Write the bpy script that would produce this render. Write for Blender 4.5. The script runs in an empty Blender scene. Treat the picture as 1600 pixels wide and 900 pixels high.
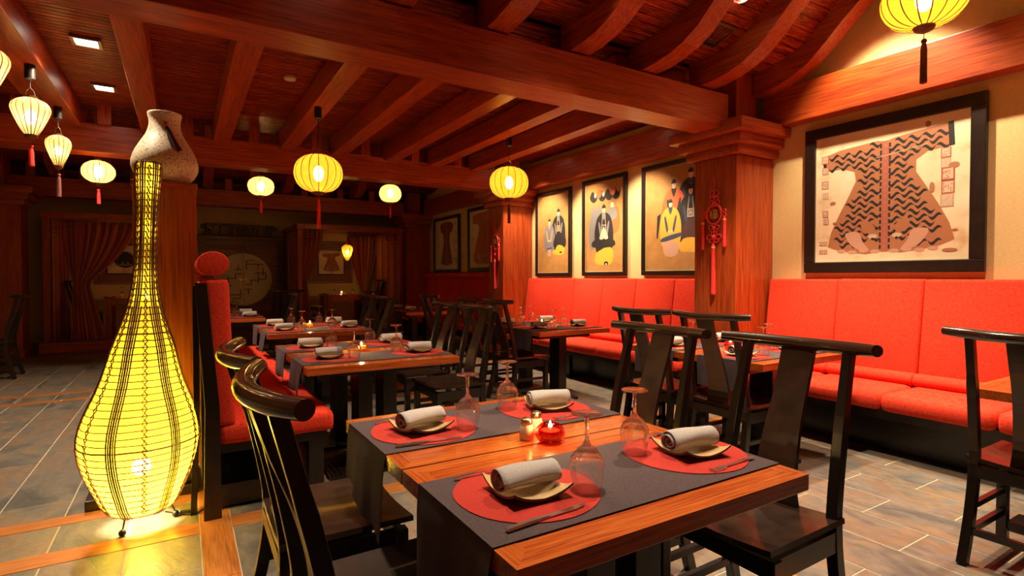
import bpy, bmesh, math, random
from mathutils import Vector, Matrix
random.seed(7)
PI = math.pi
SC = bpy.context.scene
COL = SC.collection

# ------------------------------------------------------------------ camera, world, exposure
cam_d = bpy.data.cameras.new('camera'); cam = bpy.data.objects.new('camera', cam_d); COL.objects.link(cam)
cam_d.sensor_width = 36.0; cam_d.lens = 848.0 / 1600.0 * 36.0; cam_d.clip_start = 0.02
cam.location = (0, 0, 1.3)
cam.rotation_euler = (PI / 2 - math.radians(1.148), 0, -math.radians(31.27))
SC.camera = cam
W = bpy.data.worlds.new('world'); SC.world = W; W.use_nodes = True
W.node_tree.nodes['Background'].inputs[0].default_value = (1.0, 0.6, 0.3, 1)
W.node_tree.nodes['Background'].inputs[1].default_value = 0.0
SC.view_settings.view_transform = 'Standard'; SC.view_settings.look = 'None'
SC.view_settings.exposure = 0.9; SC.view_settings.gamma = 1.0
SC.view_settings.use_curve_mapping = False

LAMPC = (1.0, 0.80, 0.55)          # colour of the halogen downlights
def spot(loc, to, power, size=70, blend=0.6, col=LAMPC, r=0.04, name='downlight_beam'):
    d = bpy.data.lights.new(name, 'SPOT'); d.energy = power; d.color = col
    d.spot_size = math.radians(size); d.spot_blend = blend; d.shadow_soft_size = r
    o = bpy.data.objects.new(name, d); COL.objects.link(o); o.location = loc
    o.rotation_euler = (Vector(to) - Vector(loc)).to_track_quat('-Z', 'Y').to_euler()
    return o
def point(loc, power, col, r=0.04):
    d = bpy.data.lights.new('bulb_light', 'POINT'); d.energy = power; d.color = col; d.shadow_soft_size = r
    o = bpy.data.objects.new('bulb_light', d); COL.objects.link(o); o.location = loc
    return o
# recessed downlights, each at ceiling height: (x, y, z, target, power, cone, where)
SEEN = [   # the six whose faces the photograph shows
    (-0.638, 5.529, 3.19, (-0.638, 5.529, 0), 150, 120, 'closer to the large cross beam'), (-0.645, 6.764, 3.19, (-0.4, 6.8, 0), 150, 120, 'closer to the vase'),
    (3.66, 2.67, 3.425, (3.6, 2.5, 0.75), 330, 80, 'in the curved ceiling above the red-candle banquette table'),
    (4.242, 5.032, 3.19, (4.74, 4.95, 1.29), 185, 80, 'before the family portrait'), (4.282, 6.049, 3.19, (4.76, 6.05, 1.29), 165, 80, 'before the single-figure portrait'),
    (4.335, 7.081, 3.19, (4.78, 7.0, 1.29), 160, 80, 'before the two-figure portrait'),
]
OFF = [    # the same rows of ceiling lamps carried on above the top of the picture
    (1.00, 1.35, 4.52, (1.1, 1.5, 0.75), 300, 48, 'above the candle table'), (0.75, 2.75, 3.37, (0.45, 2.3, 0.5), 50, 80, 'above the two lamp-side chairs'),
    (2.40, 2.10, 3.92, (2.3, 2.5, 0), 270, 84, 'above the aisle by the first column'), (3.60, 0.80, 4.95, (3.7, 0.9, 0.5), 300, 50, 'above the bare banquette table'),
    (4.30, 2.20, 3.84, (4.95, 2.15, 1.3), 230, 80, 'before the large robe picture'), (3.90, 1.20, 4.63, (5.0, 1.1, 1.2), 230, 64, 'beyond the large robe picture'),
    (-0.638, 4.29, 3.19, (-0.3, 4.15, 1.8), 90, 90, 'above the woven vase'),
]
LIT = [q[:3] + (q[6],) for q in SEEN + OFF]
for x, y, z, to, p, c, w in SEEN: spot((x, y, z - 0.03), to, p, c)
for x, y, z, to, p, c, w in OFF: spot((x, y, z - 0.03), to, p, c, name='ceiling_downlight_offscreen')

# ------------------------------------------------------------------ materials
def nodes(name):
    m = bpy.data.materials.new(name); m.use_nodes = True
    nt = m.node_tree; b = nt.nodes['Principled BSDF']
    return m, nt, b
def N(nt, t, **kw):
    n = nt.nodes.new(t)
    for k, v in kw.items():
        if k in n.inputs: n.inputs[k].default_value = v
        else: setattr(n, k, v)
    return n
def ramp(nt, fac, stops):
    r = nt.nodes.new('ShaderNodeValToRGB'); cr = r.color_ramp
    while len(cr.elements) < len(stops): cr.elements.new(0.5)
    for e, (p, c) in zip(cr.elements, stops): e.position = p; e.color = (*c, 1)
    nt.links.new(fac, r.inputs[0]); return r.outputs[0]
def bump(nt, b, h, s, d=0.01):
    n = N(nt, 'ShaderNodeBump', Strength=s, Distance=d); nt.links.new(h, n.inputs['Height'])
    nt.links.new(n.outputs[0], b.inputs['Normal'])
def plain(name, col, rough=0.5, metal=0.0, coat=0.0, spec=0.5, noise=0.0, nscale=30):
    m, nt, b = nodes(name)
    b.inputs['Base Color'].default_value = (*col, 1); b.inputs['Roughness'].default_value = rough
    b.inputs['Metallic'].default_value = metal; b.inputs['Coat Weight'].default_value = coat
    b.inputs['Specular IOR Level'].default_value = spec
    if noise:
        tc = N(nt, 'ShaderNodeTexCoord'); n = N(nt, 'ShaderNodeTexNoise', Scale=nscale, Detail=4.0)
        nt.links.new(tc.outputs['Object'], n.inputs[0])
        c = ramp(nt, n.outputs[0], [(0.3, tuple(v * (1 - noise) for v in col)), (0.7, tuple(min(1, v * (1 + noise)) for v in col))])
        nt.links.new(c, b.inputs['Base Color'])
    return m
def wood(name, dark, mid, light, axis, rough=0.3, scale=1.0, coat=0.3, bands=True, spread=(0.25, 0.5, 0.78)):
    m, nt, b = nodes(name)
    tc = N(nt, 'ShaderNodeTexCoord'); mp = N(nt, 'ShaderNodeMapping')
    s = [11.0 * scale] * 3; s['xyz'.index(axis)] = 0.5 * scale
    mp.inputs['Scale'].default_value = s
    nt.links.new(tc.outputs['Object'], mp.inputs[0])
    oi = N(nt, 'ShaderNodeObjectInfo'); ml = N(nt, 'ShaderNodeMath', operation='MULTIPLY'); ml.inputs[1].default_value = 40
    nt.links.new(oi.outputs['Random'], ml.inputs[0])
    cb = N(nt, 'ShaderNodeCombineXYZ')
    for i in range(3): nt.links.new(ml.outputs[0], cb.inputs[i])
    ad = N(nt, 'ShaderNodeVectorMath', operation='ADD'); nt.links.new(mp.outputs[0], ad.inputs[0]); nt.links.new(cb.outputs[0], ad.inputs[1])
    n = N(nt, 'ShaderNodeTexNoise', Scale=1.1, Detail=3.0, Distortion=0.5); nt.links.new(ad.outputs[0], n.inputs[0])
    w = N(nt, 'ShaderNodeMath', operation='MULTIPLY'); w.inputs[1].default_value = 34.0 if bands else 8
    nt.links.new(n.outputs[0], w.inputs[0])
    sn = N(nt, 'ShaderNodeMath', operation='SINE'); nt.links.new(w.outputs[0], sn.inputs[0])
    fn = N(nt, 'ShaderNodeTexNoise', Scale=9.0, Detail=3.0); nt.links.new(ad.outputs[0], fn.inputs[0])
    mx = N(nt, 'ShaderNodeMath', operation='MULTIPLY_ADD'); mx.inputs[1].default_value = 0.10
    nt.links.new(sn.outputs[0], mx.inputs[0]); nt.links.new(fn.outputs[0], mx.inputs[2])
    c = ramp(nt, mx.outputs[0], [(spread[0], dark), (spread[1], mid), (spread[2], light)])
    nt.links.new(c, b.inputs['Base Color'])
    b.inputs['Specular IOR Level'].default_value = 0.2 if 'slat' in name else 0.5
    b.inputs['Roughness'].default_value = rough; b.inputs['Coat Weight'].default_value = coat; b.inputs['Coat Roughness'].default_value = 0.15
    return m
def fabric(name, c1, c2, sc=(60, 60, 260), rough=0.9, bstr=0.4):
    m, nt, b = nodes(name)
    tc = N(nt, 'ShaderNodeTexCoord'); mp = N(nt, 'ShaderNodeMapping'); mp.inputs['Scale'].default_value = sc
    nt.links.new(tc.outputs['Object'], mp.inputs[0])
    n = N(nt, 'ShaderNodeTexNoise', Scale=1.0, Detail=3.0); nt.links.new(mp.outputs[0], n.inputs[0])
    nt.links.new(ramp(nt, n.outputs[0], [(0.32, c1), (0.68, c2)]), b.inputs['Base Color'])
    b.inputs['Roughness'].default_value = rough; b.inputs['Sheen Weight'].default_value = 0.25
    b.inputs['Sheen Tint'].default_value = (*c2, 1)
    b.inputs['Specular IOR Level'].default_value = 0.15
    bump(nt, b, n.outputs[0], bstr, 0.003)
    return m
def paper(name, col, trans=0.8, clear=0.1):
    # fabric or paper stretched over a lamp: light from the bulb inside passes through it
    m = bpy.data.materials.new(name); m.use_nodes = True; nt = m.node_tree; nt.nodes.clear()
    out = N(nt, 'ShaderNodeOutputMaterial')
    tc = N(nt, 'ShaderNodeTexCoord'); n = N(nt, 'ShaderNodeTexNoise', Scale=22.0, Detail=4.0); nt.links.new(tc.outputs['Object'], n.inputs[0])
    c = ramp(nt, n.outputs[0], [(0.3, tuple(v * 0.86 for v in col)), (0.65, col)])
    t = N(nt, 'ShaderNodeBsdfTranslucent'); d = N(nt, 'ShaderNodeBsdfDiffuse'); x = N(nt, 'ShaderNodeBsdfTransparent')
    nt.links.new(c, t.inputs[0]); nt.links.new(c, d.inputs[0]); x.inputs[0].default_value = (*[0.3 + 0.7 * v for v in col], 1)
    m1 = N(nt, 'ShaderNodeMixShader'); m1.inputs[0].default_value = trans
    nt.links.new(d.outputs[0], m1.inputs[1]); nt.links.new(t.outputs[0], m1.inputs[2])
    m2 = N(nt, 'ShaderNodeMixShader'); m2.inputs[0].default_value = clear
    nt.links.new(m1.outputs[0], m2.inputs[1]); nt.links.new(x.outputs[0], m2.inputs[2])
    nt.links.new(m2.outputs[0], out.inputs[0]); return m
def glassy(name, tint, strength=0.25):
    m = bpy.data.materials.new(name); m.use_nodes = True; nt = m.node_tree; nt.nodes.clear()
    out = N(nt, 'ShaderNodeOutputMaterial'); lw = N(nt, 'ShaderNodeLayerWeight', Blend=0.5)
    pw = N(nt, 'ShaderNodeMath', operation='POWER'); pw.inputs[1].default_value = 2.6; nt.links.new(lw.outputs['Facing'], pw.inputs[0])
    sc_ = N(nt, 'ShaderNodeMath', operation='MULTIPLY_ADD'); sc_.inputs[1].default_value = 0.75; sc_.inputs[2].default_value = strength * .25; nt.links.new(pw.outputs[0], sc_.inputs[0])
    x = N(nt, 'ShaderNodeBsdfTransparent'); x.inputs[0].default_value = (*tint, 1)
    g = N(nt, 'ShaderNodeBsdfGlossy'); g.inputs['Roughness'].default_value = 0.03
    g.inputs[0].default_value = (1, 0.97, 0.95, 1)
    mx = N(nt, 'ShaderNodeMixShader'); nt.links.new(sc_.outputs[0], mx.inputs[0])
    nt.links.new(x.outputs[0], mx.inputs[1]); nt.links.new(g.outputs[0], mx.inputs[2])
    nt.links.new(mx.outputs[0], out.inputs[0]); return m
def emit(name, col, s):
    m = bpy.data.materials.new(name); m.use_nodes = True; nt = m.node_tree; nt.nodes.clear()
    out = N(nt, 'ShaderNodeOutputMaterial'); e = N(nt, 'ShaderNodeEmission'); e.inputs[0].default_value = (*col, 1); e.inputs[1].default_value = s
    nt.links.new(e.outputs[0], out.inputs[0]); return m
def slate():
    m, nt, b = nodes('slate')
    tc = N(nt, 'ShaderNodeTexCoord'); oi = N(nt, 'ShaderNodeObjectInfo')
    ad = N(nt, 'ShaderNodeVectorMath', operation='ADD'); nt.links.new(tc.outputs['Object'], ad.inputs[0]); nt.links.new(oi.outputs['Location'], ad.inputs[1])
    mp = N(nt, 'ShaderNodeMapping'); mp.inputs['Scale'].default_value = (3.4, 1.7, 3)
    nt.links.new(ad.outputs[0], mp.inputs[0])
    n1 = N(nt, 'ShaderNodeTexNoise', Scale=1.3, Detail=7.0, Roughness=0.65, Distortion=0.8); nt.links.new(mp.outputs[0], n1.inputs[0])
    n2 = N(nt, 'ShaderNodeTexNoise', Scale=5.0, Detail=6.0, Distortion=1.0); nt.links.new(mp.outputs[0], n2.inputs[0])
    a = N(nt, 'ShaderNodeMath', operation='MULTIPLY_ADD'); a.inputs[1].default_value = 0.2; nt.links.new(oi.outputs['Random'], a.inputs[0]); nt.links.new(n1.outputs[0], a.inputs[2])
    c = ramp(nt, a.outputs[0], [(0.36, (0.07, 0.066, 0.064)), (0.48, (0.13, 0.12, 0.108)), (0.58, (0.185, 0.155, 0.125)), (0.66, (0.23, 0.145, 0.088)), (0.72, (0.17, 0.15, 0.135)), (0.85, (0.12, 0.11, 0.10))])
    mx = N(nt, 'ShaderNodeMix', data_type='RGBA', blend_type='MULTIPLY'); mx.inputs[0].default_value = 0.6
    nt.links.new(c, mx.inputs[6]); nt.links.new(ramp(nt, n2.outputs[0], [(0.3, (0.55, 0.55, 0.55)), (0.7, (1.2, 1.15, 1.1))]), mx.inputs[7])
    nt.links.new(mx.outputs[2], b.inputs['Base Color']); b.inputs['Roughness'].default_value = 0.38
    bump(nt, b, n1.outputs[0], 0.5, 0.012); return m
def wallpaper():
    m, nt, b = nodes('wallpaper')
    tc = N(nt, 'ShaderNodeTexCoord'); n = N(nt, 'ShaderNodeTexNoise', Scale=1.0, Detail=2.0)
    mp = N(nt, 'ShaderNodeMapping'); mp.inputs['Scale'].default_value = (40, 40, 300); nt.links.new(tc.outputs['Object'], mp.inputs[0]); nt.links.new(mp.outputs[0], n.inputs[0])
    nt.links.new(ramp(nt, n.outputs[0], [(0.35, (0.66, 0.46, 0.19)), (0.65, (0.76, 0.56, 0.26))]), b.inputs['Base Color'])
    b.inputs['Roughness'].default_value = 0.75; bump(nt, b, n.outputs[0], 0.15, 0.003); return m
def stripes(name, axis, cols, sc):
    m, nt, b = nodes(name)
    tc = N(nt, 'ShaderNodeTexCoord'); sp = N(nt, 'ShaderNodeSeparateXYZ'); nt.links.new(tc.outputs['UV'], sp.inputs[0])
    ml = N(nt, 'ShaderNodeMath', operation='MULTIPLY'); ml.inputs[1].default_value = sc; nt.links.new(sp.outputs[0], ml.inputs[0])
    fr = N(nt, 'ShaderNodeMath', operation='FRACT'); nt.links.new(ml.outputs[0], fr.inputs[0])
    r = ramp(nt, fr.outputs[0], [(i / len(cols), c) for i, c in enumerate(cols)])
    r.node.color_ramp.interpolation = 'CONSTANT'
    nt.links.new(r, b.inputs['Base Color']); b.inputs['Roughness'].default_value = 0.6; b.inputs['Sheen Weight'].default_value = 0.4
    return m
def weave():
    m, nt, b = nodes('basket_weave')
    tc = N(nt, 'ShaderNodeTexCoord'); ck = N(nt, 'ShaderNodeTexVoronoi', Scale=110.0); nt.links.new(tc.outputs['Object'], ck.inputs[0])
    nt.links.new(ramp(nt, ck.outputs[0], [(0.3, (0.84, 0.74, 0.58)), (0.62, (0.74, 0.60, 0.42)), (0.85, (0.36, 0.22, 0.12))]), b.inputs['Base Color'])
    b.inputs['Roughness'].default_value = 0.45; bump(nt, b, ck.outputs[0], -0.6, 0.006); return m
def old_print():
    m, nt, b = nodes('aged_paper')
    tc = N(nt, 'ShaderNodeTexCoord'); n = N(nt, 'ShaderNodeTexNoise', Scale=5.0, Detail=6.0); nt.links.new(tc.outputs['Object'], n.inputs[0])
    nt.links.new(ramp(nt, n.outputs[0], [(0.3, (0.62, 0.42, 0.2)), (0.45, (0.80, 0.64, 0.4)), (0.7, (0.86, 0.74, 0.52))]), b.inputs['Base Color'])
    b.inputs['Roughness'].default_value = 0.6; return m

M = {}
RW = ((0.20, 0.022, 0.004), (0.36, 0.050, 0.007), (0.47, 0.085, 0.012))
for ax in 'xyz': M['wood_' + ax] = wood('redwood_' + ax, *RW, ax, rough=0.38, coat=0.12)
M['slats'] = wood('ceiling_slat_wood', (0.15, 0.013, 0.003), (0.36, 0.042, 0.006), (0.56, 0.10, 0.013), 'x', rough=0.5, scale=2.0, bands=False, coat=0.08, spread=(0.38, 0.5, 0.63))
M['table'] = wood('table_wood', (0.27, 0.042, 0.008), (0.40, 0.075, 0.012), (0.50, 0.12, 0.022), 'x', rough=0.22, scale=1.6, coat=0.6)
M['strip'] = wood('floor_strip_wood', (0.30, 0.09, 0.02), (0.46, 0.16, 0.035), (0.56, 0.23, 0.06), 'x', rough=0.3, scale=1.6)
M['stripy'] = wood('floor_strip_wood_along', (0.30, 0.09, 0.02), (0.46, 0.16, 0.035), (0.56, 0.23, 0.06), 'y', rough=0.3, scale=1.6)
M['black'] = plain('black_lacquer', (0.0075, 0.0045, 0.0035), 0.30, coat=0.1)
M['blackwood'] = plain('dark_stained_wood', (0.026, 0.013, 0.008), 0.28, coat=0.4, noise=0.4, nscale=14)
M['crest'] = plain('polished_brown_wood', (0.035, 0.014, 0.007), 0.2, coat=0.5)
M['frame'] = plain('dark_frame', (0.016, 0.008, 0.006), 0.35, noise=0.3, nscale=18)
M['red'] = fabric('red_upholstery', (0.50, 0.022, 0.012), (0.80, 0.065, 0.025))
M['mat'] = fabric('red_linen', (0.35, 0.026, 0.02), (0.44, 0.043, 0.029), (300, 300, 300), bstr=0.15)
M['runner'] = fabric('plum_linen', (0.058, 0.038, 0.042), (0.085, 0.06, 0.064), (260, 260, 260), bstr=0.15)
M['napkin'] = fabric('grey_linen', (0.36, 0.315, 0.30), (0.44, 0.395, 0.38), (200, 200, 200), bstr=0.2)
M['plate'] = plain('bamboo_plate', (0.50, 0.34, 0.16), 0.35, noise=0.15, nscale=40)
M['platedark'] = plain('plate_underside', (0.03, 0.018, 0.012), 0.3)
M['silver'] = plain('cutlery_steel', (0.85, 0.80, 0.76), 0.24, metal=1.0)
M['glass'] = glassy('clear_glass', (0.97, 0.96, 0.95), 0.22)
def refr(name, mixf):
    m = bpy.data.materials.new(name); m.use_nodes = True; nt = m.node_tree; nt.nodes.clear()
    out = N(nt, 'ShaderNodeOutputMaterial'); g = N(nt, 'ShaderNodeBsdfGlass', Roughness=0.0, IOR=1.47); x = N(nt, 'ShaderNodeBsdfTransparent')
    mx = N(nt, 'ShaderNodeMixShader'); mx.inputs[0].default_value = mixf
    nt.links.new(x.outputs[0], mx.inputs[1]); nt.links.new(g.outputs[0], mx.inputs[2]); nt.links.new(mx.outputs[0], out.inputs[0]); return m
M['wineglass'] = refr('wine_glass_crystal', 0.8)
M['redglass'] = glassy('red_glass', (0.85, 0.10, 0.08), 0.3)
M['amberglass'] = glassy('amber_glass', (1.0, 0.75, 0.35), 0.3)
M['wax'] = plain('wax', (0.85, 0.75, 0.6), 0.5)
M['flame'] = emit('flame', (1.0, 0.75, 0.35), 40)
M['shaker'] = plain('cream_ceramic', (0.62, 0.48, 0.30), 0.25, coat=0.4)
M['brass'] = plain('brass', (0.62, 0.45, 0.25), 0.25, metal=1.0)
M['slate'] = slate()
M['grout'] = plain('grout', (0.50, 0.42, 0.29), 0.9)
M['wall'] = wallpaper()
M['lampp'] = paper('yellow_lamp_paper', (0.98, 0.80, 0.06), 0.85, 0.17)
M['silk'] = paper('yellow_silk', (0.95, 0.52, 0.045), 0.80, 0.20)
M['silkl'] = paper('pale_silk', (1.0, 0.68, 0.26), 0.85, 0.20)
M['silko'] = paper('orange_silk', (1.0, 0.36, 0.03), 0.85, 0.12)
M['bulb'] = emit('bulb', (1.0, 0.80, 0.45), 22)
M['cane'] = plain('dark_cane', (0.16, 0.045, 0.025), 0.45)
M['cord'] = plain('black_cord', (0.008, 0.006, 0.006), 0.5)
M['tassel'] = fabric('red_tassel', (0.60, 0.025, 0.025), (0.85, 0.06, 0.05), (300, 300, 30))
M['tasselb'] = fabric('brown_tassel', (0.12, 0.04, 0.03), (0.22, 0.08, 0.06), (300, 300, 30))
M['charm'] = plain('red_cord', (0.85, 0.05, 0.05), 0.45)
M['gold'] = plain('gold_thread', (0.85, 0.55, 0.08), 0.35, metal=0.4)
M['curtain'] = stripes('striped_curtain', 'x', [(0.44, 0.045, 0.014), (0.24, 0.02, 0.010), (0.52, 0.13, 0.03), (0.28, 0.022, 0.010), (0.46, 0.06, 0.02), (0.6, 0.2, 0.05)], 4)
M['weave'] = weave()
M['paper'] = old_print()
M['silkbg'] = plain('ochre_silk', (0.44, 0.215, 0.055), 0.7, noise=0.12, nscale=9)
M['cabinet'] = wood('cabinet_wood', (0.055, 0.012, 0.005), (0.13, 0.032, 0.010), (0.22, 0.07, 0.02), 'x', rough=0.35)
M['disc'] = plain('moon_disc', (0.74, 0.64, 0.40), 0.4, noise=0.06, nscale=6)
M['bronze'] = plain('bronze_fret', (0.11, 0.06, 0.02), 0.4)
M['ornate'] = plain('carved_frame', (0.22, 0.07, 0.035), 0.5, noise=0.3, nscale=30)
M['ivory'] = plain('ivory_inlay', (0.66, 0.50, 0.32), 0.5)
M['lampglow'] = emit('halogen_face', (1.0, 0.86, 0.66), 16)
M['plastic'] = plain('white_plastic', (0.7, 0.62, 0.5), 0.4)
M['metal'] = plain('bronze_trim', (0.25, 0.15, 0.08), 0.35, metal=0.8)
INK = {'k': (0.018, 0.013, 0.012), 'b': (0.045, 0.055, 0.10), 'g': (0.22, 0.20, 0.19), 'y': (0.72, 0.40, 0.04), 'o': (0.72, 0.13, 0.03),
       'w': (0.62, 0.48, 0.32), 'f': (0.82, 0.58, 0.38), 'r': (0.40, 0.05, 0.035), 'm': (0.07, 0.018, 0.014), 't': (0.42, 0.17, 0.075), 'p': (0.58, 0.33, 0.22), 's': (0.42, 0.12, 0.08)}
for k, c in INK.items(): M['ink_' + k] = plain('ink_' + k, c, 0.65)

# ------------------------------------------------------------------ mesh helpers
class MB:
    def __init__(s): s.v = []; s.f = []; s.mi = []; s.uv = None
    def add(s, vs, fs, mi=0):
        o = len(s.v); s.v += [tuple(p) for p in vs]; s.f += [tuple(i + o for i in f) for f in fs]; s.mi += [mi] * len(fs); return s
    def box(s, x0, x1, y0, y1, z0, z1, mi=0):
        return s.add([(x0, y0, z0), (x1, y0, z0), (x1, y1, z0), (x0, y1, z0), (x0, y0, z1), (x1, y0, z1), (x1, y1, z1), (x0, y1, z1)],
                     [(0, 3, 2, 1), (4, 5, 6, 7), (0, 1, 5, 4), (1, 2, 6, 5), (2, 3, 7, 6), (3, 0, 4, 7)], mi)
    def sweep(s, path, prof, mi=0, up=(0, 0, 1), closed=False, scales=None, cap=True):
        # prof: list of (a, b) offsets along side and up vectors
        n = len(path); k = len(prof); P = [Vector(p) for p in path]; vs = []
        for i in range(n):
            if closed: t = P[(i + 1) % n] - P[i - 1]
            else: t = P[min(i + 1, n - 1)] - P[max(i - 1, 0)]
            t.normalize(); u = Vector(up)
            if abs(t.dot(u)) > 0.98: u = Vector((1, 0, 0)) if abs(t.x) < 0.9 else Vector((0, 1, 0))
            sd = t.cross(u).normalized(); uu = sd.cross(t)
            sc = scales[i] if scales else 1
            vs += [P[i] + sd * (a * sc) + uu * (b * sc) for a, b in prof]
        fs = []
        for i in range(n if closed else n - 1):
            j = (i + 1) % n
            for q in range(k): fs.append((i * k + q, i * k + (q + 1) % k, j * k + (q + 1) % k, j * k + q))
        if cap and not closed: fs.append(tuple(range(k - 1, -1, -1))); fs.append(tuple((n - 1) * k + q for q in range(k)))
        return s.add(vs, fs, mi)
    def tube(s, path, r, k=6, mi=0, closed=False, scales=None, up=(0, 0, 1)):
        return s.sweep(path, [(r * math.cos(2 * PI * i / k), r * math.sin(2 * PI * i / k)) for i in range(k)], mi, up, closed, scales)
    def bar(s, a, b, w, h, mi=0, up=(0, 0, 1)):
        return s.sweep([a, b], [(-w / 2, -h / 2), (w / 2, -h / 2), (w / 2, h / 2), (-w / 2, h / 2)], mi, up)
    def lathe(s, prof, k=24, c=(0, 0, 0), mi=0, lobe=0, ln=12, cap=True):
        vs = []
        for r, z in prof:
            for i in range(k):
                a = 2 * PI * i / k; rr = r * (1 - lobe * (1 - abs(math.cos(a * ln / 2)))) if lobe else r
                vs.append((c[0] + rr * math.cos(a), c[1] + rr * math.sin(a), c[2] + z))
        fs = [(i * k + q, i * k + (q + 1) % k, (i + 1) * k + (q + 1) % k, (i + 1) * k + q) for i in range(len(prof) - 1) for q in range(k)]
        if cap: fs.append(tuple(range(k - 1, -1, -1))); fs.append(tuple((len(prof) - 1) * k + q for q in range(k)))
        return s.add(vs, fs, mi)
    def prism(s, poly, d0, d1, mi=0, f=None):
        # poly in (a, b); f maps (a, b, d) to a point
        f = f or (lambda a, b, d: (a, d, b)); n = len(poly)
        vs = [f(a, b, d0) for a, b in poly] + [f(a, b, d1) for a, b in poly]
        fs = [tuple(range(n)), tuple(range(2 * n - 1, n - 1, -1))] + [(i, n + i, n + (i + 1) % n, (i + 1) % n) for i in range(n)]
        return s.add(vs, fs, mi)
    def grid(s, fn, nu, nv, mi=0, thick=None):
        vs = [fn(i / nu, j / nv) for j in range(nv + 1) for i in range(nu + 1)]
        fs = [(j * (nu + 1) + i, j * (nu + 1) + i + 1, (j + 1) * (nu + 1) + i + 1, (j + 1) * (nu + 1) + i) for j in range(nv) for i in range(nu)]
        return s.add(vs, fs, mi)
    def sphere(s, c, r, k=12, mi=0, sz=1.0):
        n = k // 2
        return s.lathe([(max(r * math.sin(PI * i / n), 0.0004), -r * sz * math.cos(PI * i / n)) for i in range(n + 1)], k, c, mi)
    def mesh(s, name, mats, smooth=False, bevel=0, solid=0, fix=True, uvgrid=None):
        me = bpy.data.meshes.new(name); me.from_pydata(s.v, [], s.f)
        for i, p in enumerate(me.polygons): p.material_index = s.mi[i]
        for m in (mats if isinstance(mats, (list, tuple)) else [mats]): me.materials.append(M[m] if isinstance(m, str) else m)
        if bevel or fix or solid:
            bm = bmesh.new(); bm.from_mesh(me)
            if solid: bmesh.ops.solidify(bm, geom=bm.faces[:], thickness=solid)
            if fix: bmesh.ops.recalc_face_normals(bm, faces=bm.faces)
            if bevel: bmesh.ops.bevel(bm, geom=[e for e in bm.edges if len(e.link_faces) == 2 and e.calc_face_angle(0) > 0.5], offset=bevel, segments=2, profile=0.6, affect='EDGES')
            bm.to_mesh(me); bm.free()
        if uvgrid:
            uv = me.uv_layers.new(); nu, nv = uvgrid
            for l in me.loops:
                vi = l.vertex_index % ((nu + 1) * (nv + 1)); uv.data[l.index].uv = ((vi % (nu + 1)) / nu, (vi // (nu + 1)) / nv)
        if smooth:
            me.polygons.foreach_set('use_smooth', [True] * len(me.polygons))
            if smooth is not True:
                try: me.set_sharp_from_angle(angle=smooth)
                except Exception: pass
        me.update(); return me
def tag(o, label=None, cat=None, group=None, kind=None):
    for k, v in (('label', label), ('category', cat), ('group', group), ('kind', kind)):
        if v: o[k] = v
    return o
def put(name, me, parent=None, loc=(0, 0, 0), rot=(0, 0, 0), scale=None):
    o = bpy.data.objects.new(name, me); COL.objects.link(o)
    o.location = loc; o.rotation_euler = rot
    if scale: o.scale = scale
    if parent: o.parent = parent
    return o
def obj(name, mb, mats, parent=None, loc=(0, 0, 0), rot=(0, 0, 0), **kw):
    return put(name, mb.mesh(name, mats, **kw), parent, loc, rot)
def thing(name, label, cat, loc=(0, 0, 0), rz=0, group=None, rx=0):
    o = bpy.data.objects.new(name, None); COL.objects.link(o); o.empty_display_size = 0.1
    o.location = loc; o.rotation_euler = (rx, 0, rz); return tag(o, label, cat, group)
def dup(root, loc, rz, label=None, group=None):
    r = root.copy(); COL.objects.link(r); r.location = loc; r.rotation_euler = (0, 0, rz)
    if label: r['label'] = label
    if group: r['group'] = group
    for ch in list(root.children):
        c = ch.copy(); COL.objects.link(c); c.parent = r
        for g in list(ch.children):
            d = g.copy(); COL.objects.link(d); d.parent = c
    return r
def cat_rom(pts, n=6, closed=True):
    out = []; k = len(pts)
    for i in range(k if closed else k - 1):
        p0, p1, p2, p3 = [Vector(pts[(i + q) % k] if closed else pts[max(0, min(k - 1, i + q))]) for q in (-1, 0, 1, 2)]
        for j in range(n):
            t = j / n
            out.append(tuple(0.5 * ((2 * p1) + (p2 - p0) * t + (2 * p0 - 5 * p1 + 4 * p2 - p3) * t * t + (3 * p1 - p0 - 3 * p2 + p3) * t ** 3)))
    if not closed: out.append(tuple(pts[-1]))
    return out

# ------------------------------------------------------------------ room shell
XW, YB, XL, YF = 5.0, 14.0, -3.6, -2.2
def struct(name, mb, mats, parent=None, **kw):
    o = obj(name, mb, mats, parent, **kw)
    if not parent: o['kind'] = 'structure'
    return o
struct('wall_right', MB().box(XW, XW + 0.15, YF, YB, 0, 5.4), 'wall')
struct('wall_back', MB().box(XL, XW, YB, YB + 0.15, 0, 5.4), 'wall')
struct('wall_left', MB().box(XL - 0.15, XL, YF, YB, 0, 5.4), 'wall')
struct('wall_front', MB().box(XL, XW, YF - 0.15, YF, 0, 5.4), 'wall')
floor = struct('floor', MB().box(XL, XW, YF, YB, -0.1, -0.002), 'grout')
# wooden strips let into the slate
XS = [(0.065, 0.21), (2.13, 2.28)]; YS = [(3.15, 3.30), (3.63, 3.76), (7.27, 7.40), (7.72, 7.85), (11.30, 11.42)]
for x0, x1 in XS:
    y = YF
    while y < 12.0:
        obj('wood_strip', MB().box(x0 + 0.002, x1 - 0.002, y + 0.002, min(y + 1.21, 12.0) - 0.002, -0.02, 0.001), 'stripy', floor); y += 1.21
xr = [XL] + [v for p in XS for v in p] + [XW]
for y0, y1 in YS:
    for i in range(0, 6, 2):
        x = xr[i]
        while x < xr[i + 1] - 0.02:
            x2 = min(x + 1.25, xr[i + 1]); obj('wood_strip', MB().box(x + 0.002, x2 - 0.002, y0 + 0.002, y1 - 0.002, -0.02, 0.001), 'strip', floor); x = x2
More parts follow.
